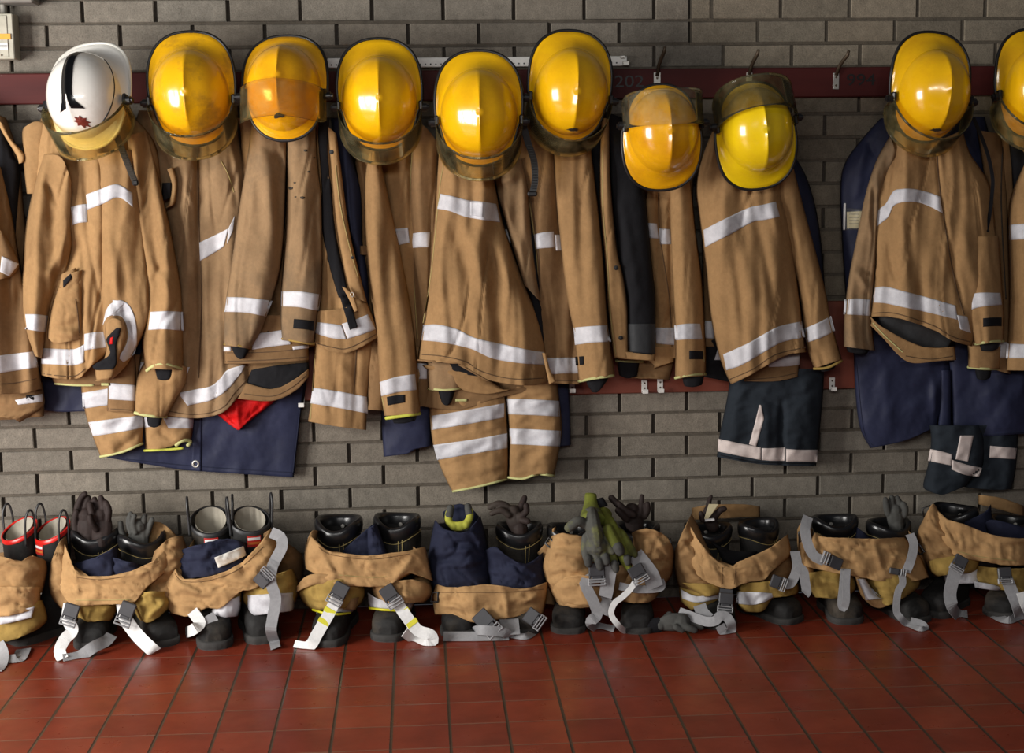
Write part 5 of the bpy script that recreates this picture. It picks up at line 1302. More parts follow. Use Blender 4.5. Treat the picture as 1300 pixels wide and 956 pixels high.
        for s in (-1, 1):
            c = MB(); P = [(s*.0655, -.022, .29), (s*.067, -.022, .33), (s*.070, -.020, .375), (s*.070, -.004, .400), (s*.070, .012, .395), (s*.069, .022, .36), (s*.067, .022, .33), (s*.0655, .022, .29)]
            c.tube([Vector(p) for p in spline(P, 30)], .0042, 8); D['pull_loop%d' % s] = c
    return D
BM = {k: boot_meshes(k) for k in ('leather', 'rubber')}
BCACHE = {}
def boot(kind, rim, toe, label, Ysh=.19, Ytoe=None, rimmat=None, wide=1.0, badge=False):
    c = W(rim[0], rim[1], Ysh); hgt = c.z/.35
    tp = WF(toe[0], toe[1]); d = Vector((tp.x-c.x, tp.y-c.y, 0)); ln = max(.17, min(.25, d.length))/.225
    ang = math.atan2(d.x, -d.y)
    ang = max(-.8, min(.8, ang))
    t = thing('fire_boot' if kind == 'leather' else 'rubber_boot', label, 'boot', Vector((c.x, c.y, 0)), 'fire boots standing along the wall')
    ORG[t.name] = Vector((0, 0, 0)); t.rotation_euler = (0, 0, ang); t.scale = (wide, ln, hgt)
    for nm, mb in BM[kind].items():
        key = (kind, nm); base = nm.rstrip('-1') if nm.startswith('pull_loop') else nm
        mat = {'boot_upper': 'boot_toe', 'sole': 'sole', 'collar': 'leather', 'stitching': 'thread', 'snap': 'steel', 'rim_band': rimmat or 'rubber', 'inner_lining': 'felt_beige', 'pull_loop': 'rubber'}[base]
        if key not in BCACHE:
            o = mesh(base, mb.V, mb.F, mat, t, True)
            if nm == 'boot_upper': fuse(o); bpy.context.view_layer.update(); bake(o)
            BCACHE[key] = o.data
        else:
            o = bpy.data.objects.new(base, BCACHE[key]); COL.objects.link(o); o.parent = t
        if base == 'rim_band':
            o.material_slots[0].link = 'OBJECT'; o.material_slots[0].material = MAT[mat]
    if badge:
        for (w_, h_, zc, mat, nm, off) in ((.046, .034, .276, 'red_band', 'badge', .0), (.040, .008, .283, 'label_white', 'badge_text', .0012), (.040, .007, .270, 'orange_band', 'badge_text', .0012)):
            V = []; 
            for i in range(9):
                a = (i/8-.5)*w_/.064
                for dz in (-h_/2, h_/2):
                    V.append(Vector((math.sin(a)*(.0625+off), -math.cos(a)*(.0685+off), zc+dz)))
            mesh(nm, V, [(i*2, i*2+2, i*2+3, i*2+1) for i in range(8)], mat, t, True)
    return t
boot('rubber', (24, 664), (-12, 806), 'black rubber boot with a red rim, cut off by the left edge', rimmat='red_gloss', Ysh=.14)
boot('rubber', (66, 664), (44, 800), 'black rubber boot with red rim and red badge, second from the left edge', rimmat='red_gloss', badge=True, Ysh=.16)
boot('leather', (121, 672), (116, 822), 'black leather boot holding a pair of dark gloves with fingers up, under the far-left helmet')
boot('leather', (180, 677), (212, 822), 'black leather boot with dark gloves tucked in, left of the rubber boots with badges')
boot('rubber', (267, 652), (273, 826), 'black rubber boot with beige inside and red badge, left of its pair', badge=True)
boot('rubber', (317, 651), (338, 818), 'black rubber boot with beige inside and red badge, right of its pair', badge=True)
boot('leather', (430, 659), (412, 823), 'empty black leather boot with yellow stitching above the yellow-banded braces, left one')
boot('leather', (504, 656), (488, 816), 'empty black leather boot with yellow stitching above the yellow-banded braces, right one')
boot('leather', (578, 668), (582, 810), 'black leather boot holding a yellow glove, wrapped in navy lining')
boot('leather', (659, 666), (664, 806), 'black leather boot with a brown glove flopping out over the navy lining')
boot('leather', (724, 668), (720, 806), 'black leather boot left of the large olive glove')
boot('leather', (808, 666), (810, 806), 'black leather boot with purplish brown gloves standing in it')
boot('leather', (900, 668), (918, 800), 'black leather boot with a cream card sticking out of it')
boot('leather', (963, 663), (1006, 790), 'shiny empty black leather boot right of the one with the cream card, mud-flecked toe')
boot('leather', (1060, 657), (1078, 792), 'black leather boot with a yellow stitch line, grey brace hanging at its left')
boot('leather', (1128, 662), (1172, 792), 'black leather boot with grey gloves standing in it near the right end')
boot('leather', (1213, 644), (1186, 772), 'black leather boot under the hem of the dark hanging trousers')
boot('leather', (1286, 658), (1266, 785), 'black leather boot cut off by the right edge of the picture')

# ------------------------------------------------------------------ straps and buckles
def P3(p):
    """(px,py,Y) or (px,py,'f') for a point on the floor, optional twist"""
    tw = p[3] if len(p) > 3 else 0.0
    q = WF(p[0], p[1], .004) if p[2] == 'f' else W(p[0], p[1], p[2])
    if q.z < .004: q = WF(p[0], p[1], .004)
    return (q.x, q.y, q.z, tw)
def strap(parent, pts, mat='strap_grey', width=.038, name='brace', n=44, face=Vector((0, -1, .35))):
    V, Fc = ribbon_mesh([P3(p) for p in pts], width, .0024, n, face)
    V = [Vector((v.x, v.y, max(v.z, .002))) for v in V]
    return mesh(name, V, Fc, mat, parent, False)
def buckle(parent, a, b, w=.046, dark='plastic_grey', light='strap_grey'):
    """plastic side-release buckle lying from a to b, (px,py,Y)"""
    A = Vector(P3(a)[:3]); B = Vector(P3(b)[:3]); ax = (B-A); L = ax.length; ax.normalize(); side = ax.cross(Vector((0, -1, .3))).normalized(); nn = side.cross(ax)
    if nn.y > 0: nn = -nn
    Rm = Matrix((side, ax, nn)).transposed()
    mb = MB(); mb.box(A+ax*L*.3+nn*.004, (w, L*.56, .011), .003, Rm); mb.box(A+ax*L*.62+nn*.004, (w*.62, L*.14, .008), .002, Rm)
    for s in (-1, 1): mb.box(A+ax*L*.55+side*(s*w*.44)+nn*.004, (w*.12, L*.25, .009), .002, Rm)
    bk = mb.build('buckle', dark, parent)
    mb = MB()
    for k in (.70, .82, .95): mb.box(A+ax*L*k+nn*.006, (w*1.05, L*.055, .010), .002, Rm)
    for s in (-1, 1): mb.box(A+ax*L*.82+side*(s*w*.5)+nn*.004, (w*.08, L*.34, .008), .002, Rm)
    mb.build('buckle_slider', dark if light == 'dark' else 'plastic_light', bk)
plain('plastic_light', (.30, .30, .31), rough=.4)
def ring_clip(parent, pts, r=.0035):
    mb = MB(); mb.tube([Vector(P3(p)[:3]) for p in pts], r, 6, closed=True); return mb.build('adjuster_clip', 'plastic_black', parent, True)
G_OT = 'fire trousers rolled down round the boots'
def over(label, px, py): return thing('fire_trousers', label, 'trousers', WF(px, py), G_OT)
def cp(name, t, rows, Y, T, mat, amp=.8, folds=(), **k):
    return panel(name, t, rows, Y, T, mat, k.pop('style', 'crumple'), amp, folds, sq=k.pop('sq', 2.4), **k)

# -- set at the far left edge
t = over('tan trousers rolled round red-rimmed rubber boots, cut off by the left edge', 20, 830)
cp('waistband', t, [[(-40, 690), (20, 712), (40, 705), (58, 712)], [(-40, 725), (20, 728), (60, 725)], [(-40, 752), (20, 758), (54, 752)]], .26, .10, 'tan', .9)
cp('waistband_rear', t, [[(-30, 706), (20, 700), (56, 706)], [(-30, 730), (56, 730)]], .10, .03, 'tan_dark', .5)
cp('trouser_leg', t, [[(-40, 745), (52, 745)], [(-40, 770), (50, 770)], [(-40, 784), (10, 782), (48, 772)]], .30, .09, 'tan_light', .8)
rb_ = cp('trouser_leg', t, [[(-40, 770), (54, 762)], [(-40, 796), (60, 786)], [(-40, 814), (10, 814), (50, 798)]], .29, .08, 'khaki', .5)
patch('reflective_band', rb_, [[(0, 781), (20, 776), (44, 770)], [(0, 793), (16, 790), (40, 784)]], 'reflective', off=.02)
strap(t, [(-8, 806, .34), (4, 826, .40), (4, 842, 'f'), (-4, 852, 'f')], 'strap_grey', .03)
strap(t, [(2, 838, 'f'), (14, 838, 'f'), (24, 836, 'f'), (30, 824, 'f')], 'strap_grey', .045, face=Vector((0, -.5, 1)))

# -- set under the left helmets, dark gloves
t = over('tan trousers round two leather boots holding dark gloves, white braces splayed on tiles', 150, 830)
cp('waistband_rear', t, [[(176, 664), (205, 664), (228, 684)], [(176, 690), (205, 690), (234, 710)], [(176, 715), (236, 735)]], .12, .05, 'tan', .8)
cp('lining', t, [[(92, 716), (120, 708), (150, 692)], [(92, 738), (150, 735)], [(94, 745), (150, 745)]], .275, .04, 'navy', .9)
cp('lining', t, [[(138, 706), (160, 712), (178, 716)], [(136, 740), (180, 735)]], .27, .04, 'navy', .9)
cp('waist_side', t, [[(64, 716), (74, 690), (84, 680)], [(62, 740), (92, 735)], [(66, 758), (96, 762)], [(76, 772), (98, 774)]], .24, .07, 'tan', .9, folds=[(80, 690, 92, 740, 4, 8)])
cp('waist_side', t, [[(196, 700), (214, 684), (232, 680)], [(188, 725), (210, 715), (240, 712)], [(176, 752), (232, 742)], [(172, 768), (222, 764)]], .23, .08, 'tan', 1, folds=[(190, 745, 226, 700, 4, 8), (200, 750, 234, 715, 3, -8)])
kl = cp('knee_panel', t, [[(92, 760), (150, 760)], [(96, 780), (146, 780)], [(104, 790), (140, 788)]], .25, .085, 'khaki', .9)
kr = cp('knee_panel', t, [[(166, 752), (214, 750)], [(168, 770), (218, 768)], [(176, 786), (190, 790), (206, 780)]], .25, .10, 'khaki', 1, folds=[(185, 785, 212, 765, 4, 8)])
wb = cp('waistband', t, [[(82, 690), (92, 716), (100, 729), (127, 732), (158, 728), (178, 720), (196, 711), (212, 694)], [(76, 720), (100, 745), (128, 749), (160, 747), (190, 726), (216, 706)], [(74, 745), (92, 768), (132, 767), (168, 766), (184, 748), (214, 722)]], .30, .055, 'tan_light', 0.76, folds=[(92, 716, 100, 760, 3, 5), (120, 735, 122, 765, 5, 4), (170, 735, 200, 712, 4, 5)])
seam(wb, [(96, 762), (132, 762), (166, 761)], 1, 'thread'); seam(wb, [(98, 733), (127, 736), (158, 732)], 1, 'tan_dark')
strap(t, [(88, 766, .34), (86, 786, .36), (92, 800, .37), (82, 812, .39), (76, 826, .42), (80, 838, 'f')], 'strap_white', .036)
strap(t, [(80, 838, 'f'), (100, 834, 'f'), (118, 822, .41), (134, 814, .37), (142, 806, .33)], 'strap_grey', .036)
strap(t, [(156, 766, .34), (160, 786, .36), (174, 806, .38), (190, 822, .42), (198, 829, 'f')], 'strap_white', .040)
buckle(t, (94, 766, .375), (85, 795, .385)); buckle(t, (166, 764, .375), (154, 795, .385))

# -- set with the badged rubber boots
t = over('tan trousers slumped sideways round two badged rubber boots, white label on the navy lining', 290, 826)
cp('waistband_rear', t, [[(320, 690), (345, 672), (366, 690)], [(330, 720), (384, 706)], [(330, 745), (384, 735)]], .13, .09, 'tan_dark', 1)
cp('waist_side', t, [[(218, 722), (236, 700), (248, 682)], [(214, 745), (236, 725), (246, 712)], [(212, 765), (232, 755)]], .20, .06, 'tan', .6)
ln = cp('lining', t, [[(226, 700), (250, 692), (290, 684), (312, 690)], [(222, 715), (262, 710), (314, 700)], [(226, 734), (262, 732), (316, 716)]], .26, .055, 'navy', 1.1, folds=[(240, 700, 280, 692, 5, 6)])
patch('care_label', ln, [[(272, 708), (292, 700), (309, 693)], [(277, 721), (296, 713), (313, 705)]], 'paper', off=.012)
cp('trouser_leg', t, [[(310, 742), (372, 722)], [(306, 758), (380, 745)], [(312, 770), (375, 765)]], .24, .10, 'khaki', 1.0, folds=[(320, 760, 370, 740, 5, 8)])
rr_ = cp('reflective_cuff', t, [[(312, 756), (374, 752)], [(314, 774), (373, 772)], [(318, 782), (370, 776)]], .275, .09, 'reflective', .4)
cp('trouser_leg', t, [[(270, 764), (308, 750)], [(262, 776), (307, 768)]], .24, .09, 'khaki', .7)
rr_ = cp('reflective_cuff', t, [[(272, 768), (306, 756)], [(262, 780), (306, 772)], [(270, 786), (302, 782)]], .26, .085, 'reflective', .5)
wb = cp('waistband', t, [[(220, 714), (230, 734), (262, 733), (300, 719), (330, 690), (344, 670)], [(208, 735), (236, 752), (275, 742), (310, 734), (336, 716), (352, 682)], [(206, 762), (238, 768), (275, 756), (304, 748), (330, 742), (352, 704)], [(216, 778), (240, 782), (262, 772), (280, 772), (304, 752), (326, 744), (348, 716)]], .27, .085, 'tan_light', .8,
        folds=[(216, 730, 262, 750, 3, -7), (216, 738, 262, 760, 5, 7), (262, 770, 278, 756, 3, 5), (310, 740, 345, 700, 5, 6), (222, 768, 262, 770, 4, 4)])
seam(wb, [(222, 728), (232, 738), (265, 737), (302, 723), (334, 694)], 1, 'tan_dark')
ring_clip(t, [(217, 716, .30), (224, 718, .31), (221, 726, .31), (215, 724, .30)])
strap(t, [(344, 676, .33), (356, 682, .34), (358, 694, .35), (350, 710, .36), (345, 722, .38), (344, 740, .385), (350, 760, .39), (346, 785, .40), (344, 800, .41), (348, 815, 'f'), (350, 824, 'f')], 'strap_grey', .034)
strap(t, [(244, 776, .36), (250, 784, .37), (254, 792, .38), (244, 800, .40), (236, 803, 'f')], 'strap_white', .034)
strap(t, [(256, 796, .38), (264, 788, .37), (274, 782, .36)], 'strap_grey', .03)
buckle(t, (328, 742, .375), (344, 724, .39))

# -- set with yellow-banded braces
t = over('tan trousers round two empty stitched boots, white braces with yellow bands', 460, 820)
cp('waistband_rear', t, [[(520, 690), (540, 705)], [(522, 720), (548, 735)], [(520, 740), (550, 750)]], .16, .08, 'tan', .8)
cp('lining', t, [[(432, 702), (445, 690), (470, 668), (478, 664)], [(432, 722), (480, 700)], [(436, 730), (490, 728)]], .235, .04, 'navy', .5)
cp('lining', t, [[(466, 672), (478, 664)], [(466, 700), (492, 702)], [(468, 728), (502, 726)]], .262, .03, 'navy', .6)
cp('waist_side', t, [[(388, 690), (396, 674), (404, 674)], [(387, 710), (400, 700)], [(388, 722), (398, 722)]], .24, .05, 'tan', .4)
ring_clip(t, [(391, 682, .28), (398, 676, .28), (396, 690, .28), (390, 690, .28)])
kl = cp('knee_panel', t, [[(382, 740), (410, 732), (462, 742)], [(378, 750), (464, 752)], [(386, 766), (460, 764)], [(396, 774), (452, 772)]], .25, .11, 'khaki', .8, folds=[(385, 745, 430, 742, 5, 8)])
kt = cp('knee_fold', t, [[(376, 745), (392, 730), (420, 730), (440, 738)], [(376, 752), (400, 742), (436, 742)]], .30, .06, 'tan_light', .5)
kr = cp('knee_panel', t, [[(470, 742), (520, 736), (548, 742)], [(474, 756), (550, 754)], [(484, 768), (540, 764)]], .25, .11, 'tan_light', .9, folds=[(500, 758, 545, 752, 5, 8), (490, 745, 530, 740, 4, -7)])
for rows in ([[(398, 764), (456, 760)], [(400, 774), (450, 774)], [(402, 780), (444, 780)]], [[(466, 752), (486, 762), (526, 764)], [(468, 770), (522, 774)], [(474, 774), (516, 776)]]):
    cp('reflective_cuff', t, rows, .25, .09, 'reflective', .4)
o_ = BV
q = cp('lining', t, [[(436, 762), (456, 758)], [(434, 774), (452, 774)]], .33, .02, 'tan_dark', .3)
mb = MB(); mb.tube([W(x, y, yy) for x, y, yy in ((397, 774, .31), (410, 778, .35), (430, 780, .355), (445, 778, .33))], .004, 6); mb.build('hem_trim', 'yellow_mark', t, True)
mb = MB(); mb.tube([W(x, y, yy) for x, y, yy in ((469, 772, .31), (485, 774, .35), (505, 775, .355), (520, 774, .33))], .004, 6); mb.build('hem_trim', 'yellow_mark', t, True)
wb = cp('waistband', t, [[(394, 680), (404, 690), (418, 700), (440, 703), (470, 706), (495, 702), (520, 699), (540, 694)], [(387, 700), (412, 716), (445, 722), (480, 722), (515, 712), (545, 716)], [(388, 722), (412, 734), (428, 742), (480, 745), (496, 742), (520, 728), (550, 738)]], .30, .065, 'tan_light', .72,
        folds=[(405, 695, 425, 735, 4, 6), (525, 705, 500, 738, 4, 6), (470, 710, 472, 740, 5, 3), (430, 708, 438, 740, 4, 3)])
seam(wb, [(430, 730), (470, 733), (490, 732)], 1, 'thread'); seam(wb, [(404, 694), (420, 704), (470, 710), (520, 703)], 1, 'tan_dark')
for (a, b_, c_) in (([(434, 742, .36), (424, 766, .38), (416, 782, .395), (402, 806, .41), (396, 817, .42), (388, 822, 'f'), (374, 820, 'f')], (437, 740, .378), (422, 768, .392)),
                    ([(490, 744, .36), (506, 768, .38), (514, 780, .395), (530, 800, .41), (546, 806, .42), (549, 814, .42), (540, 818, 'f'), (528, 812, 'f'), (514, 802, .40)], (488, 744, .378), (505, 770, .392))):
    s = strap(t, a, 'strap_white', .036, n=60); buckle(t, b_, c_, .048)
    BV[s.name] = BVHTree.FromPolygons([v.co+ORG[s.name] for v in s.data.vertices], [p.vertices[:] for p in s.data.polygons])
for pts in ([(424-13, 771), (424+1, 778)], [(404+1, 784), (404+14, 791)]):
    pass
def band_on(parent, a, b, k, w=.037, h=.016):
    A = Vector(P3(a)[:3]); B = Vector(P3(b)[:3]); ax = (B-A).normalized(); side = ax.cross(Vector((0, -1, .3))).normalized(); nn = side.cross(ax); nn = -nn if nn.y > 0 else nn
    mb = MB(); mb.box(A+(B-A)*k+nn*.0025, (w, h, .003), .0005, Matrix((side, ax, nn)).transposed()); mb.build('yellow_band', 'yellow_mark', parent)
band_on(t, (424, 766, .38), (402, 806, .41), .25); band_on(t, (424, 766, .38), (402, 806, .41), .58)
band_on(t, (506, 768, .38), (530, 800, .41), .30); band_on(t, (506, 768, .38), (530, 800, .41), .72)

# -- set with tall navy lining
t = over('tan trousers with tall navy lining round two boots, grey strap lying flat before them', 620, 815)
l1 = cp('lining', t, [[(552, 660), (566, 672), (590, 676), (604, 662), (610, 655)], [(546, 690), (580, 692), (618, 685)], [(543, 720), (580, 725), (622, 720)], [(550, 750), (585, 752), (624, 748)]], .235, .08, 'navy', 1.0, folds=[(560, 690, 610, 700, 6, 5), (556, 720, 615, 712, 6, 5), (600, 670, 615, 700, 5, 6)], step=2.2)
cp('lining', t, [[(562, 650), (580, 640), (596, 644), (608, 655)], [(566, 670), (606, 668)]], .13, .02, 'navy', .6)
cp('lining', t, [[(614, 700), (628, 694), (644, 706), (668, 716), (690, 700)], [(618, 725), (650, 725), (692, 722)], [(622, 750), (660, 752), (694, 745)]], .25, .07, 'navy', .9, folds=[(630, 698, 690, 735, 4, 8), (640, 720, 680, 742, 6, 5)], step=2.2)
cp('waist_side', t, [[(676, 735), (694, 715), (704, 742)], [(680, 765), (706, 768)]], .20, .05, 'tan_dark', .5)
wb = cp('waistband', t, [[(553, 742), (570, 746), (600, 744), (620, 742), (640, 744), (660, 748), (680, 744), (697, 738)], [(549, 756), (580, 760), (620, 760), (660, 762), (694, 758)], [(552, 780), (575, 780), (600, 790), (622, 788), (660, 782), (690, 778)]], .28, .075, 'tan_light', .78,
        folds=[(640, 750, 645, 784, 4, 6), (600, 750, 604, 785, 5, 4), (655, 770, 690, 752, 3, 6), (560, 765, 600, 780, 4, 4)])
seam(wb, [(556, 752), (600, 752), (640, 752), (690, 748)], 1, 'tan_dark')
ring_clip(t, [(549, 752, .31), (556, 752, .32), (556, 764, .32), (547, 764, .31)])
strap(t, [(563, 811, 'f'), (600, 811, 'f'), (646, 810, 'f')], 'strap_grey', .046, face=Vector((0, -1, .8)))
strap(t, [(646, 810, 'f'), (640, 803, .41), (610, 800, .41), (602, 802, 'f')], 'strap_grey', .03)
strap(t, [(646, 786, .35), (648, 806, .40)], 'strap_grey', .06); strap(t, [(648, 808, 'f'), (668, 810, 'f'), (680, 800, 'f')], 'strap_grey', .03)
buckle(t, (606, 778, .37), (632, 806, .41), .052); buckle(t, (668, 778, .37), (690, 794, .40), .048)

# -- set with the big olive glove
t = over('tan trousers bunched round two boots behind the large olive glove, grey braces looping down', 770, 815)
cp('waistband_rear', t, [[(700, 672), (706, 668)], [(696, 700), (706, 700)]], .18, .04, 'tan', .4)
cp('waist_side', t, [[(682, 702), (696, 688), (712, 694)], [(690, 716), (704, 720)], [(694, 740), (702, 742)]], .22, .05, 'tan', .4)
lf = cp('trouser_leg', t, [[(700, 680), (715, 677), (742, 682), (760, 690)], [(688, 715), (720, 705), (770, 712)], [(690, 732), (730, 728), (772, 732)], [(700, 755), (740, 758), (776, 752)], [(708, 768), (740, 772), (770, 766)]], .25, .11, 'tan_light', .9,
        folds=[(692, 736, 730, 720, 2.5, -9), (700, 728, 745, 718, 4, 8), (700, 700, 750, 706, 4, 6), (700, 696, 740, 690, 3, -5)])
kn = cp('knee_panel', t, [[(700, 738), (735, 730), (770, 736)], [(704, 758), (776, 756)], [(712, 768), (766, 768)]], .29, .09, 'tan_light', .8)
rt = cp('trouser_leg', t, [[(802, 676), (820, 671), (845, 680), (856, 700)], [(804, 705), (830, 700), (856, 712)], [(796, 728), (830, 728), (852, 732)], [(786, 750), (820, 752), (840, 748)], [(788, 764), (820, 766), (834, 758)]], .25, .10, 'tan', 1.1, folds=[(812, 705, 848, 690, 4, 8), (815, 720, 850, 718, 4, 7), (805, 735, 845, 730, 4, -7), (830, 690, 850, 712, 3, -6)])
cp('trouser_leg', t, [[(770, 720), (806, 715)], [(768, 745), (806, 745)], [(776, 762), (800, 764)]], .22, .08, 'tan_dark', .8)
ring_clip(t, [(697, 682, .30), (705, 690, .32), (702, 698, .32), (692, 690, .30)]); ring_clip(t, [(842, 680, .30), (851, 684, .31), (853, 696, .31), (846, 692, .31)])
strap(t, [(778, 712, .37), (774, 726, .385), (770, 750, .39), (768, 758, .39)], 'strap_grey', .042)
strap(t, [(764, 728, .38), (744, 738, .385), (744, 745, .39), (754, 765, .40), (758, 780, .405), (750, 790, .41), (760, 797, 'f'), (780, 801, 'f')], 'strap_grey', .034, n=60)
strap(t, [(806, 704, .37), (816, 716, .38), (826, 730, .385), (832, 746, .385)], 'strap_grey', .052)
strap(t, [(838, 736, .36), (838, 746, .37), (810, 748, .375), (786, 744, .375)], 'strap_grey', .024)
strap(t, [(808, 736, .385), (800, 748, .39), (790, 758, .395), (780, 766, .40), (776, 780, .405), (786, 795, .41), (796, 802, 'f'), (810, 800, 'f')], 'strap_white', .018, n=60)
strap(t, [(774, 760, .37), (766, 770, .365), (762, 778, .36)], 'strap_grey', .05)
buckle(t, (757, 714, .385), (758, 744, .395), .05); buckle(t, (804, 718, .385), (816, 740, .395), .05)

# -- set with the cream card
t = over('tan trousers round boots with a cream card, single centre brace looping onto the tiles', 930, 800)
cp('waistband_rear', t, [[(878, 645), (900, 641), (940, 640), (965, 643)], [(878, 660), (965, 656)]], .10, .03, 'tan', .4)
cp('lining', t, [[(888, 680), (905, 690), (925, 715)], [(905, 690), (925, 700), (960, 700)], [(915, 708), (930, 716), (955, 708)]], .25, .02, 'black_cloth', .4)
lg = cp('trouser_leg', t, [[(856, 700), (868, 672), (878, 652)], [(856, 720), (885, 715), (905, 705)], [(862, 745), (890, 745), (922, 745)], [(876, 755), (905, 756), (920, 754)]], .22, .11, 'tan', .9, folds=[(868, 690, 905, 735, 4, 7), (865, 715, 900, 745, 5, 6), (866, 700, 875, 690, 3, -9)])
kl = cp('knee_panel', t, [[(864, 740), (915, 742)], [(884, 752), (914, 752)], [(895, 758), (906, 756)]], .32, .04, 'khaki', .6)
cp('trouser_leg', t, [[(972, 706), (990, 690), (1005, 700)], [(968, 730), (1012, 722)], [(964, 742), (1004, 738)]], .19, .08, 'tan_dark', 1.2)
kr = cp('knee_panel', t, [[(935, 742), (980, 738), (1014, 742)], [(938, 752), (980, 750), (1014, 752)], [(965, 760), (990, 758), (1010, 755)]], .24, .10, 'khaki', .7)
cl = cp('trouser_cuff', t, [[(862, 745), (890, 752), (915, 750)], [(864, 762), (915, 762)], [(876, 774), (900, 772)]], .25, .08, 'khaki', .5)
patch('reflective_band', cl, [[(864, 748), (885, 757), (914, 752)], [(866, 760), (885, 765), (912, 760)]], 'reflective', off=.01)
cr_ = cp('trouser_cuff', t, [[(935, 750), (975, 752), (1000, 752)], [(936, 768), (968, 768), (985, 756)], [(945, 777), (968, 776), (976, 766)]], .25, .09, 'khaki', .5)
patch('reflective_band', cr_, [[(936, 751), (965, 752), (988, 754)], [(934, 766), (955, 768), (972, 764)]], 'reflective', off=.012)
wb = cp('waistband', t, [[(874, 664), (886, 685), (900, 703), (924, 720), (940, 712), (970, 700), (985, 690), (1000, 678)], [(872, 700), (900, 724), (924, 732), (950, 722), (980, 712), (1004, 702)], [(878, 728), (905, 742), (926, 748), (945, 740), (970, 736), (980, 725), (996, 712)]], .30, .06, 'tan_light', .72, folds=[(905, 712, 915, 745, 4, 5), (928, 724, 935, 745, 3, 4), (960, 712, 972, 734, 3, -5), (890, 690, 905, 730, 4, 5)])
seam(wb, [(917, 720), (916, 745)], 1, 'tan_dark'); seam(wb, [(934, 718), (932, 742)], 1, 'tan_dark')
ring_clip(t, [(866, 698, .30), (872, 692, .31), (874, 700, .31), (868, 704, .30)], .0025)
strap(t, [(922, 748, .365), (921, 762, .375), (920, 782, .39)], 'plastic_grey', .040); buckle(t, (922, 752, .372), (920, 778, .39), .046)
strap(t, [(900, 786, .38), (892, 778, .37), (888, 768, .355)], 'strap_grey', .04)
strap(t, [(862, 777, .34), (876, 782, .37), (896, 789, .40), (908, 788, .41), (914, 782, .41), (922, 783, .41), (928, 792, .415), (928, 802, 'f'), (920, 804, 'f'), (914, 794, .41)], 'strap_grey', .030, n=70)
buckle(t, (978, 736, .375), (998, 744, .38), .04)
strap(t, [(996, 742, .375), (1004, 740, .375), (1010, 728, .37), (1012, 716, .36), (1009, 700, .33)], 'strap_grey', .03)
strap(t, [(1012, 718, .37), (1020, 726, .375), (1022, 738, .38), (1024, 750, .385), (1022, 754, .39)], 'strap_grey', .03)

# -- set with grey braces in front, second from the right
t = over('tan trousers with yellowish knees round two boots, grey braces hanging at both sides', 1090, 800)
cp('waist_side', t, [[(1012, 672), (1020, 662), (1032, 672)], [(1012, 690), (1032, 700)], [(1014, 715), (1034, 720)], [(1020, 740), (1040, 740)]], .22, .08, 'tan', .8)
cp('waist_side', t, [[(1152, 672), (1166, 690), (1170, 694)], [(1156, 700), (1176, 715)], [(1158, 725), (1180, 735)]], .20, .09, 'tan', .8)
cp('lining', t, [[(1086, 668), (1100, 678)], [(1082, 690), (1112, 690)]], .20, .03, 'navy', .5)
kl = cp('knee_panel', t, [[(1022, 728), (1060, 724), (1086, 734)], [(1026, 745), (1088, 746)], [(1034, 758), (1060, 760), (1080, 756)]], .26, .09, 'khaki', .8, folds=[(1035, 738, 1075, 740, 4, 7)])
kr = cp('knee_panel', t, [[(1096, 732), (1140, 730), (1168, 726)], [(1104, 748), (1140, 752), (1168, 742)], [(1112, 764), (1130, 768), (1158, 752)]], .26, .10, 'khaki', .8, folds=[(1110, 745, 1160, 742, 5, 8), (1135, 750, 1165, 735, 4, -6)])
rc = cp('trouser_cuff', t, [[(1085, 732), (1100, 734)], [(1092, 755), (1118, 758)], [(1106, 770), (1122, 771), (1154, 756)]], .29, .06, 'tan', .4)
patch('reflective_band', rc, [[(1088, 735), (1098, 735)], [(1096, 752), (1108, 748)], [(1099, 762), (1121, 760)]], 'reflective', off=.012)
wb = cp('waistband', t, [[(1034, 676), (1046, 682), (1076, 683), (1110, 684), (1148, 682)], [(1022, 700), (1050, 704), (1090, 708), (1130, 710), (1168, 706)], [(1018, 718), (1062, 728), (1080, 730), (1120, 738), (1160, 738), (1180, 732)]], .29, .075, 'tan_light', .78,
        folds=[(1040, 690, 1070, 712, 3, -6), (1035, 695, 1068, 722, 4, 6), (1110, 690, 1122, 730, 4, 6), (1140, 700, 1125, 730, 4, 5), (1030, 705, 1060, 725, 3, 5), (1125, 725, 1165, 722, 3, -6)])
ring_clip(t, [(1014, 676, .30), (1022, 668, .30), (1024, 684, .31), (1015, 688, .30)]); ring_clip(t, [(1166, 690, .30), (1174, 700, .30), (1168, 704, .30), (1162, 696, .30)])
strap(t, [(1026, 656, .30), (1022, 672, .33), (1026, 692, .36), (1034, 706, .375), (1046, 712, .38)], 'strap_grey', .032)
buckle(t, (1068, 718, .378), (1042, 706, .385), .038)
strap(t, [(1072, 722, .37), (1070, 745, .38), (1068, 766, .39), (1071, 772, .395), (1074, 762, .40), (1074, 742, .39), (1075, 722, .38)], 'strap_grey', .024, n=60)
strap(t, [(1155, 678, .33), (1160, 692, .35), (1156, 712, .375), (1150, 726, .38)], 'strap_grey', .028)
strap(t, [(1144, 726, .375), (1146, 740, .38), (1140, 752, .385), (1138, 775, .39), (1144, 785, .40), (1154, 794, 'f'), (1168, 800, 'f'), (1175, 798, 'f'), (1170, 792, .41), (1156, 788, .40)], 'strap_grey', .022, n=70)
buckle(t, (1128, 724, .375), (1150, 728, .38), .02)

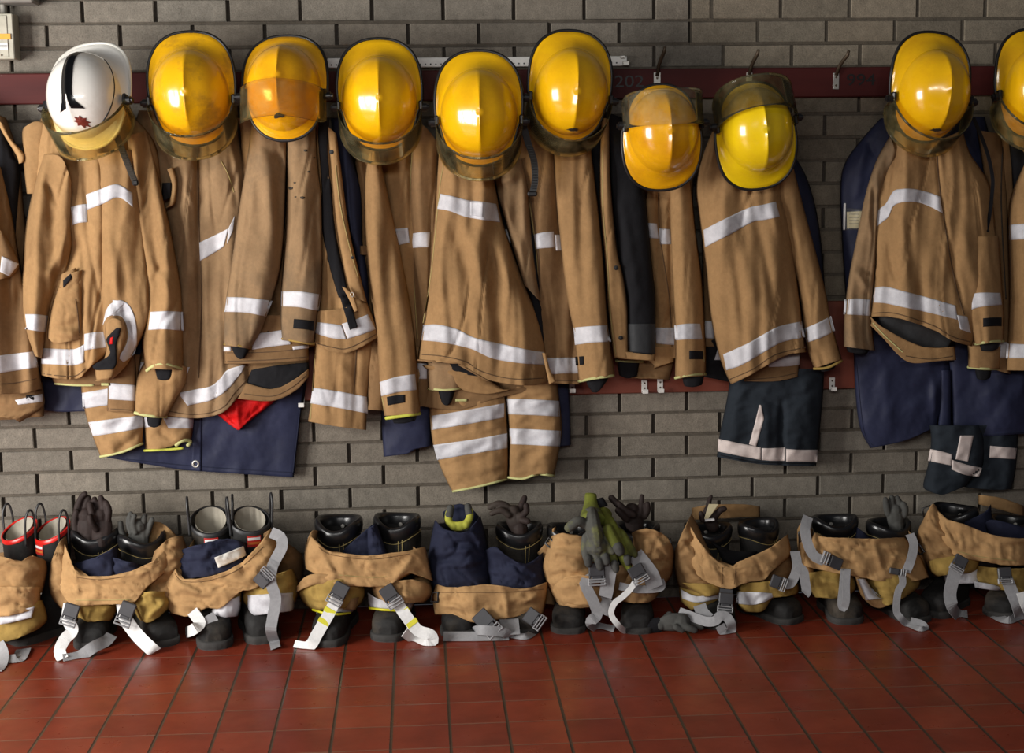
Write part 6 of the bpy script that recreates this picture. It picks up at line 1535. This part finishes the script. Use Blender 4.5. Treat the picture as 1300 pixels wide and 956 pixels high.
# -- last set on the right
t = over('tan trousers with two long grey braces reaching the tiles, at the right edge', 1240, 795)
cp('waistband_rear', t, [[(1242, 628), (1270, 632), (1300, 642)], [(1242, 640), (1300, 655)]], .09, .03, 'tan', .4)
cp('lining', t, [[(1222, 664), (1250, 650), (1258, 640)], [(1226, 680), (1262, 670)], [(1240, 690), (1275, 690)]], .24, .03, 'navy', .5)
cp('lining', t, [[(1250, 665), (1262, 660), (1310, 672)], [(1255, 682), (1310, 690)]], .27, .03, 'navy', .5)
lg = cp('trouser_leg', t, [[(1172, 660), (1184, 640), (1192, 650)], [(1164, 680), (1190, 680), (1225, 690)], [(1170, 705), (1200, 705), (1235, 715)], [(1180, 725), (1215, 722), (1240, 728)], [(1188, 732), (1205, 728), (1230, 728)]], .22, .10, 'tan', 1, folds=[(1170, 690, 1215, 700, 4, 7), (1172, 672, 1215, 690, 3, -7), (1180, 665, 1225, 700, 4, 7)])
ring_clip(t, [(1171, 646, .28), (1180, 642, .28), (1180, 652, .28), (1173, 656, .28)])
cp('knee_panel', t, [[(1178, 712), (1210, 706), (1245, 710)], [(1182, 726), (1240, 724)], [(1190, 732), (1212, 728), (1228, 728)]], .29, .06, 'khaki', .7)
kr = cp('knee_panel', t, [[(1238, 718), (1280, 722), (1320, 720)], [(1240, 738), (1310, 742)], [(1262, 748), (1310, 754)]], .26, .08, 'khaki', .8)
rc = cp('reflective_cuff', t, [[(1196, 728), (1250, 722)], [(1200, 742), (1246, 740)]], .25, .05, 'reflective', .4)
rc = cp('reflective_cuff', t, [[(1236, 738), (1260, 742), (1275, 748)], [(1238, 746), (1268, 750)]], .30, .05, 'reflective', .3)
wb = cp('waistband', t, [[(1186, 644), (1200, 658), (1225, 666), (1250, 676), (1275, 682), (1320, 684)], [(1188, 675), (1220, 690), (1255, 700), (1290, 704), (1320, 704)], [(1200, 690), (1214, 706), (1245, 712), (1265, 716), (1285, 718), (1320, 716)]], .29, .065, 'tan_light', .72, folds=[(1192, 660, 1215, 700, 4, 7), (1218, 675, 1222, 700, 3, 4), (1268, 688, 1272, 715, 3, 3), (1285, 690, 1284, 714, 3, 3)])
seam(wb, [(1216, 700), (1245, 707), (1290, 712)], 1, 'thread')
strap(t, [(1215, 718, .37), (1210, 735, .385), (1206, 755, .39), (1210, 772, .40), (1218, 782, 'f'), (1228, 783, 'f')], 'strap_grey', .040)
strap(t, [(1276, 730, .37), (1284, 750, .385), (1292, 770, .40), (1292, 785, 'f'), (1280, 790, 'f'), (1264, 782, 'f')], 'strap_grey', .040)
buckle(t, (1222, 706, .37), (1212, 726, .385), .044); buckle(t, (1274, 720, .37), (1276, 742, .385), .044)
strap(t, [(1296, 752, .39), (1302, 770, .40), (1310, 785, 'f')], 'strap_white', .03)
pz_ = patch if False else None

# ------------------------------------------------------------------ gloves
def glove(label, body, fingers, mat, cuff=None, tips=None, cat='glove', cuffmat=None, extra=()):
    """fingers: chains of (px,py,Y,r); body: chain for the palm"""
    c = P3(body[0][:3]); t = thing('work_glove', label, cat, Vector(c[:3]), 'gloves left with the boots')
    mb = MB()
    def chain(ch, flat=1.0):
        S = spline([(*P3(p[:3])[:3], p[3]) for p in ch], max(6, len(ch)*4)); mb.tube([Vector(s[:3]) for s in S], [s[3] for s in S], 10, flat=flat)
        for e in (S[0], S[-1]): mb.ball(e[:3], e[3]*.98, 10)
    chain(body, .55)
    for f in fingers: chain(f)
    o = mb.build('glove_hand', mat, t, True); fuse(o, .0028, 3); bake(o)
    if tips:
        mb = MB()
        for ch in tips: mb_pts = spline([(*P3(p[:3])[:3], p[3]) for p in ch], 6); mb.tube([Vector(s[:3]) for s in mb_pts], [s[3] for s in mb_pts], 10); mb.ball(mb_pts[-1][:3], mb_pts[-1][3]*.98, 10); mb.ball(mb_pts[0][:3], mb_pts[0][3]*.98, 10)
        o2 = mb.build('fingertip_pad', tips_mat, t, True); fuse(o2, .0028, 2); bake(o2)
    if cuff:
        mb = MB(); S = spline([(*P3(p[:3])[:3], p[3]) for p in cuff], 12)
        mb.tube([Vector(s[:3]) for s in S], [s[3]*(1+.06*(i % 2)) for i, s in enumerate(S)], 14, flat=.6); mb.build('glove_cuff', cuffmat or mat, t, True)
    return t
tips_mat = 'glove_grey'
glove('dark brown leather glove standing fingers up in the boot under the far-left helmet', [(112, 686, .20, .030), (112, 668, .20, .034), (110, 655, .19, .026)],
      [[(102, 668, .19, .012), (98, 648, .18, .012), (103, 632, .17, .010), (108, 627, .17, .009)], [(110, 664, .18, .012), (108, 646, .17, .012), (112, 632, .16, .010)], [(118, 666, .19, .012), (116, 648, .18, .012), (120, 634, .17, .010)], [(96, 676, .2, .011), (95, 660, .2, .011), (97, 650, .2, .010)]], 'glove_brown')
glove('dark brown leather glove with curled fingers, right one in the boot under the far-left helmet', [(128, 688, .22, .030), (130, 668, .22, .032), (128, 655, .21, .028)],
      [[(120, 660, .23, .011), (116, 650, .23, .011), (114, 640, .22, .010)], [(124, 662, .21, .012), (124, 644, .20, .012), (120, 636, .20, .010)], [(130, 662, .22, .012), (131, 644, .21, .012), (128, 632, .21, .010)], [(136, 664, .22, .011), (138, 648, .22, .011), (134, 638, .21, .010)], [(122, 672, .24, .010), (116, 664, .25, .010), (114, 656, .25, .009)]], 'glove_brown')
glove('dark glove with olive-yellow finger edges in the boot left of the badged rubber boots', [(176, 694, .20, .032), (176, 680, .20, .032), (176, 668, .2, .026)],
      [[(166, 676, .21, .009), (163, 662, .21, .009), (166, 652, .21, .008)], [(172, 676, .22, .009), (169, 664, .22, .009), (171, 655, .22, .008)], [(180, 676, .20, .010), (181, 664, .20, .010), (184, 655, .19, .009)], [(186, 680, .2, .010), (190, 668, .2, .010), (193, 660, .2, .009)], [(158, 684, .2, .010), (154, 674, .2, .010), (153, 664, .2, .009)]], 'glove_grey',
      tips=[[(166, 664, .212, .0096), (165, 656, .212, .0092)], [(182, 664, .202, .0105), (183, 657, .202, .010)]])
tips_mat = 'glove_grey'
glove('yellow glove with two grey-tipped fingers raised in the boot wrapped in navy lining', [(576, 668, .25, .015), (584, 668, .255, .016), (591, 666, .25, .015)],
      [[(576, 668, .25, .012), (570, 662, .24, .0125), (570, 652, .23, .0125), (573, 645, .22, .011)], [(591, 666, .25, .012), (596, 658, .24, .0125), (596, 650, .23, .0125), (594, 643, .22, .011)]], 'glove_yellow',
      tips=[[(570, 655, .235, .0135), (572, 645, .222, .012)], [(596, 653, .234, .0135), (594, 643, .222, .012)]])
tips_mat = 'glove_grey'
t = thing('work_glove', 'dark brown glove flopping left out of the boot with navy lining', 'glove', W(650, 660, .22), 'gloves left with the boots')
bpy.data.objects.remove(t)
glove('dark brown glove flopping out of the boot beside the yellow glove', [(660, 672, .22, .028), (654, 660, .22, .030), (652, 650, .21, .024)],
      [[(656, 652, .21, .012), (662, 642, .20, .012), (666, 632, .19, .010)], [(650, 650, .21, .011), (642, 642, .21, .012), (632, 640, .21, .012), (622, 644, .21, .010)], [(646, 654, .23, .011), (636, 648, .23, .011), (624, 652, .23, .009)], [(660, 656, .23, .011), (668, 650, .23, .011), (668, 642, .23, .010)], [(662, 660, .24, .011), (670, 662, .25, .011)]], 'glove_brown')
glove('large grey-palmed olive glove draped fingers down over the trousers between two boots', [(752, 656, .30, .034), (753, 668, .37, .046), (756, 684, .385, .044), (757, 692, .388, .036)],
      [[(744, 666, .37, .016), (734, 662, .385, .017), (722, 670, .39, .015)], [(744, 682, .38, .014), (743, 698, .39, .0145), (747, 714, .395, .013)], [(753, 690, .388, .014), (756, 704, .395, .0145), (762, 718, .40, .013)], [(760, 688, .39, .014), (765, 702, .395, .0145), (770, 712, .40, .013)], [(766, 684, .385, .013), (772, 694, .39, .0135), (777, 700, .395, .012)]], 'glove_mottled',
      cuff=[(750, 627, .24, .018), (750, 640, .26, .022), (752, 654, .30, .036), (753, 660, .33, .040)], cuffmat='glove_olive', tips=[[(746, 708, .402, .0132), (747, 716, .402, .0125)], [(760, 712, .406, .0135), (762, 720, .406, .0125)], [(768, 706, .402, .0138), (770, 713, .406, .0125)]])
glove('olive-yellow glove lying behind the large grey-palmed one, fingers pointing down right', [(766, 655, .27, .030), (775, 670, .34, .036), (782, 682, .36, .034)],
      [[(772, 672, .385, .018), (779, 686, .39, .019), (786, 697, .395, .017)], [(786, 684, .375, .013), (793, 699, .38, .0135), (797, 713, .385, .012)], [(790, 678, .37, .013), (800, 694, .375, .0125), (806, 704, .375, .011)], [(776, 690, .38, .013), (778, 706, .385, .0135), (782, 722, .39, .012)], [(786, 698, .37, .012), (792, 712, .375, .0125), (799, 722, .38, .011)]], 'glove_olive',
      cuff=[(758, 634, .24, .020), (762, 645, .25, .026)], cuffmat='black_cloth', tips=[[(784, 694, .402, .0175), (787, 700, .402, .016)], [(796, 708, .392, .0128), (797, 714, .392, .0115)], [(780, 715, .396, .0128), (782, 723, .396, .0115)]])
glove('purplish brown leather gloves with fingers leaning left in the boot right of the olive glove', [(806, 668, .2, .030), (804, 656, .20, .032), (802, 648, .2, .026)],
      [[(798, 652, .22, .012), (786, 642, .22, .012), (776, 632, .21, .011)], [(804, 654, .23, .012), (794, 648, .23, .012), (786, 640, .23, .010)], [(812, 654, .21, .011), (814, 642, .20, .010), (815, 630, .19, .008)], [(818, 656, .21, .011), (822, 648, .21, .011), (822, 640, .21, .010)], [(796, 660, .24, .011), (790, 654, .245, .011), (784, 648, .245, .010)]], 'glove_brown')
glove('brown glove tip poking up beside the cream card', [(905, 668, .20, .022), (900, 656, .20, .022), (899, 648, .19, .016)], [[(899, 652, .19, .011), (900, 638, .18, .009), (903, 630, .175, .006)], [(908, 656, .2, .011), (914, 648, .2, .011), (920, 646, .2, .009)], [(892, 660, .22, .010), (890, 652, .22, .009)]], 'glove_brown')
glove('dusty grey glove standing in the boot near the right end', [(1138, 668, .20, .026), (1136, 655, .20, .028), (1136, 648, .19, .024)],
      [[(1127, 652, .2, .011), (1125, 642, .2, .011), (1124, 634, .2, .009)], [(1134, 650, .19, .012), (1132, 640, .19, .012), (1132, 632, .19, .010)], [(1141, 650, .19, .012), (1142, 640, .19, .011), (1139, 632, .19, .009)], [(1148, 654, .2, .012), (1149, 646, .2, .012), (1147, 640, .2, .010)]], 'glove_grey')
glove('worn black glove lying on the tiles between two sets of boots', [(838, 793, .36, .020), (852, 790, .37, .030), (866, 789, .375, .028)],
      [[(862, 784, .34, .012), (874, 784, .35, .012), (884, 792, .36, .011)], [(866, 788, .36, .012), (878, 790, .37, .012), (890, 796, .38, .011)], [(864, 794, .39, .012), (874, 797, .40, .012), (882, 800, .40, .011)], [(858, 796, .40, .011), (866, 800, .40, .010)], [(842, 788, .34, .012), (850, 780, .33, .011)]], 'glove_grey', cuff=[(822, 796, .36, .026), (838, 793, .36, .024)], cuffmat='black_cloth')
# cream card and white tag in the boot
P = [W(900, 640, .20), W(912, 640, .20), W(909, 646, .21), W(899, 659, .24), (W(894, 659, .24))]
V = P+[p+Vector((0, .002, 0)) for p in P]; k = 5
tag(mesh('cream_card', V, [(4, 3, 2, 1, 0), (5, 6, 7, 8, 9)]+[(i, (i+1) % k, k+(i+1) % k, k+i) for i in range(k)], 'card_cream', smooth=False, org=P[3]), 'folded cream card sticking out of a black leather boot', 'card')
mb = MB(); a = W(901, 660, .262); mb.box(a, (.030, .012, .006), .001, Matrix.Rotation(R(-4), 3, 'Y')); tag(mb.build('white_tag', 'label_white', org=a), 'small white tag at the boot rim below the cream card', 'tag')
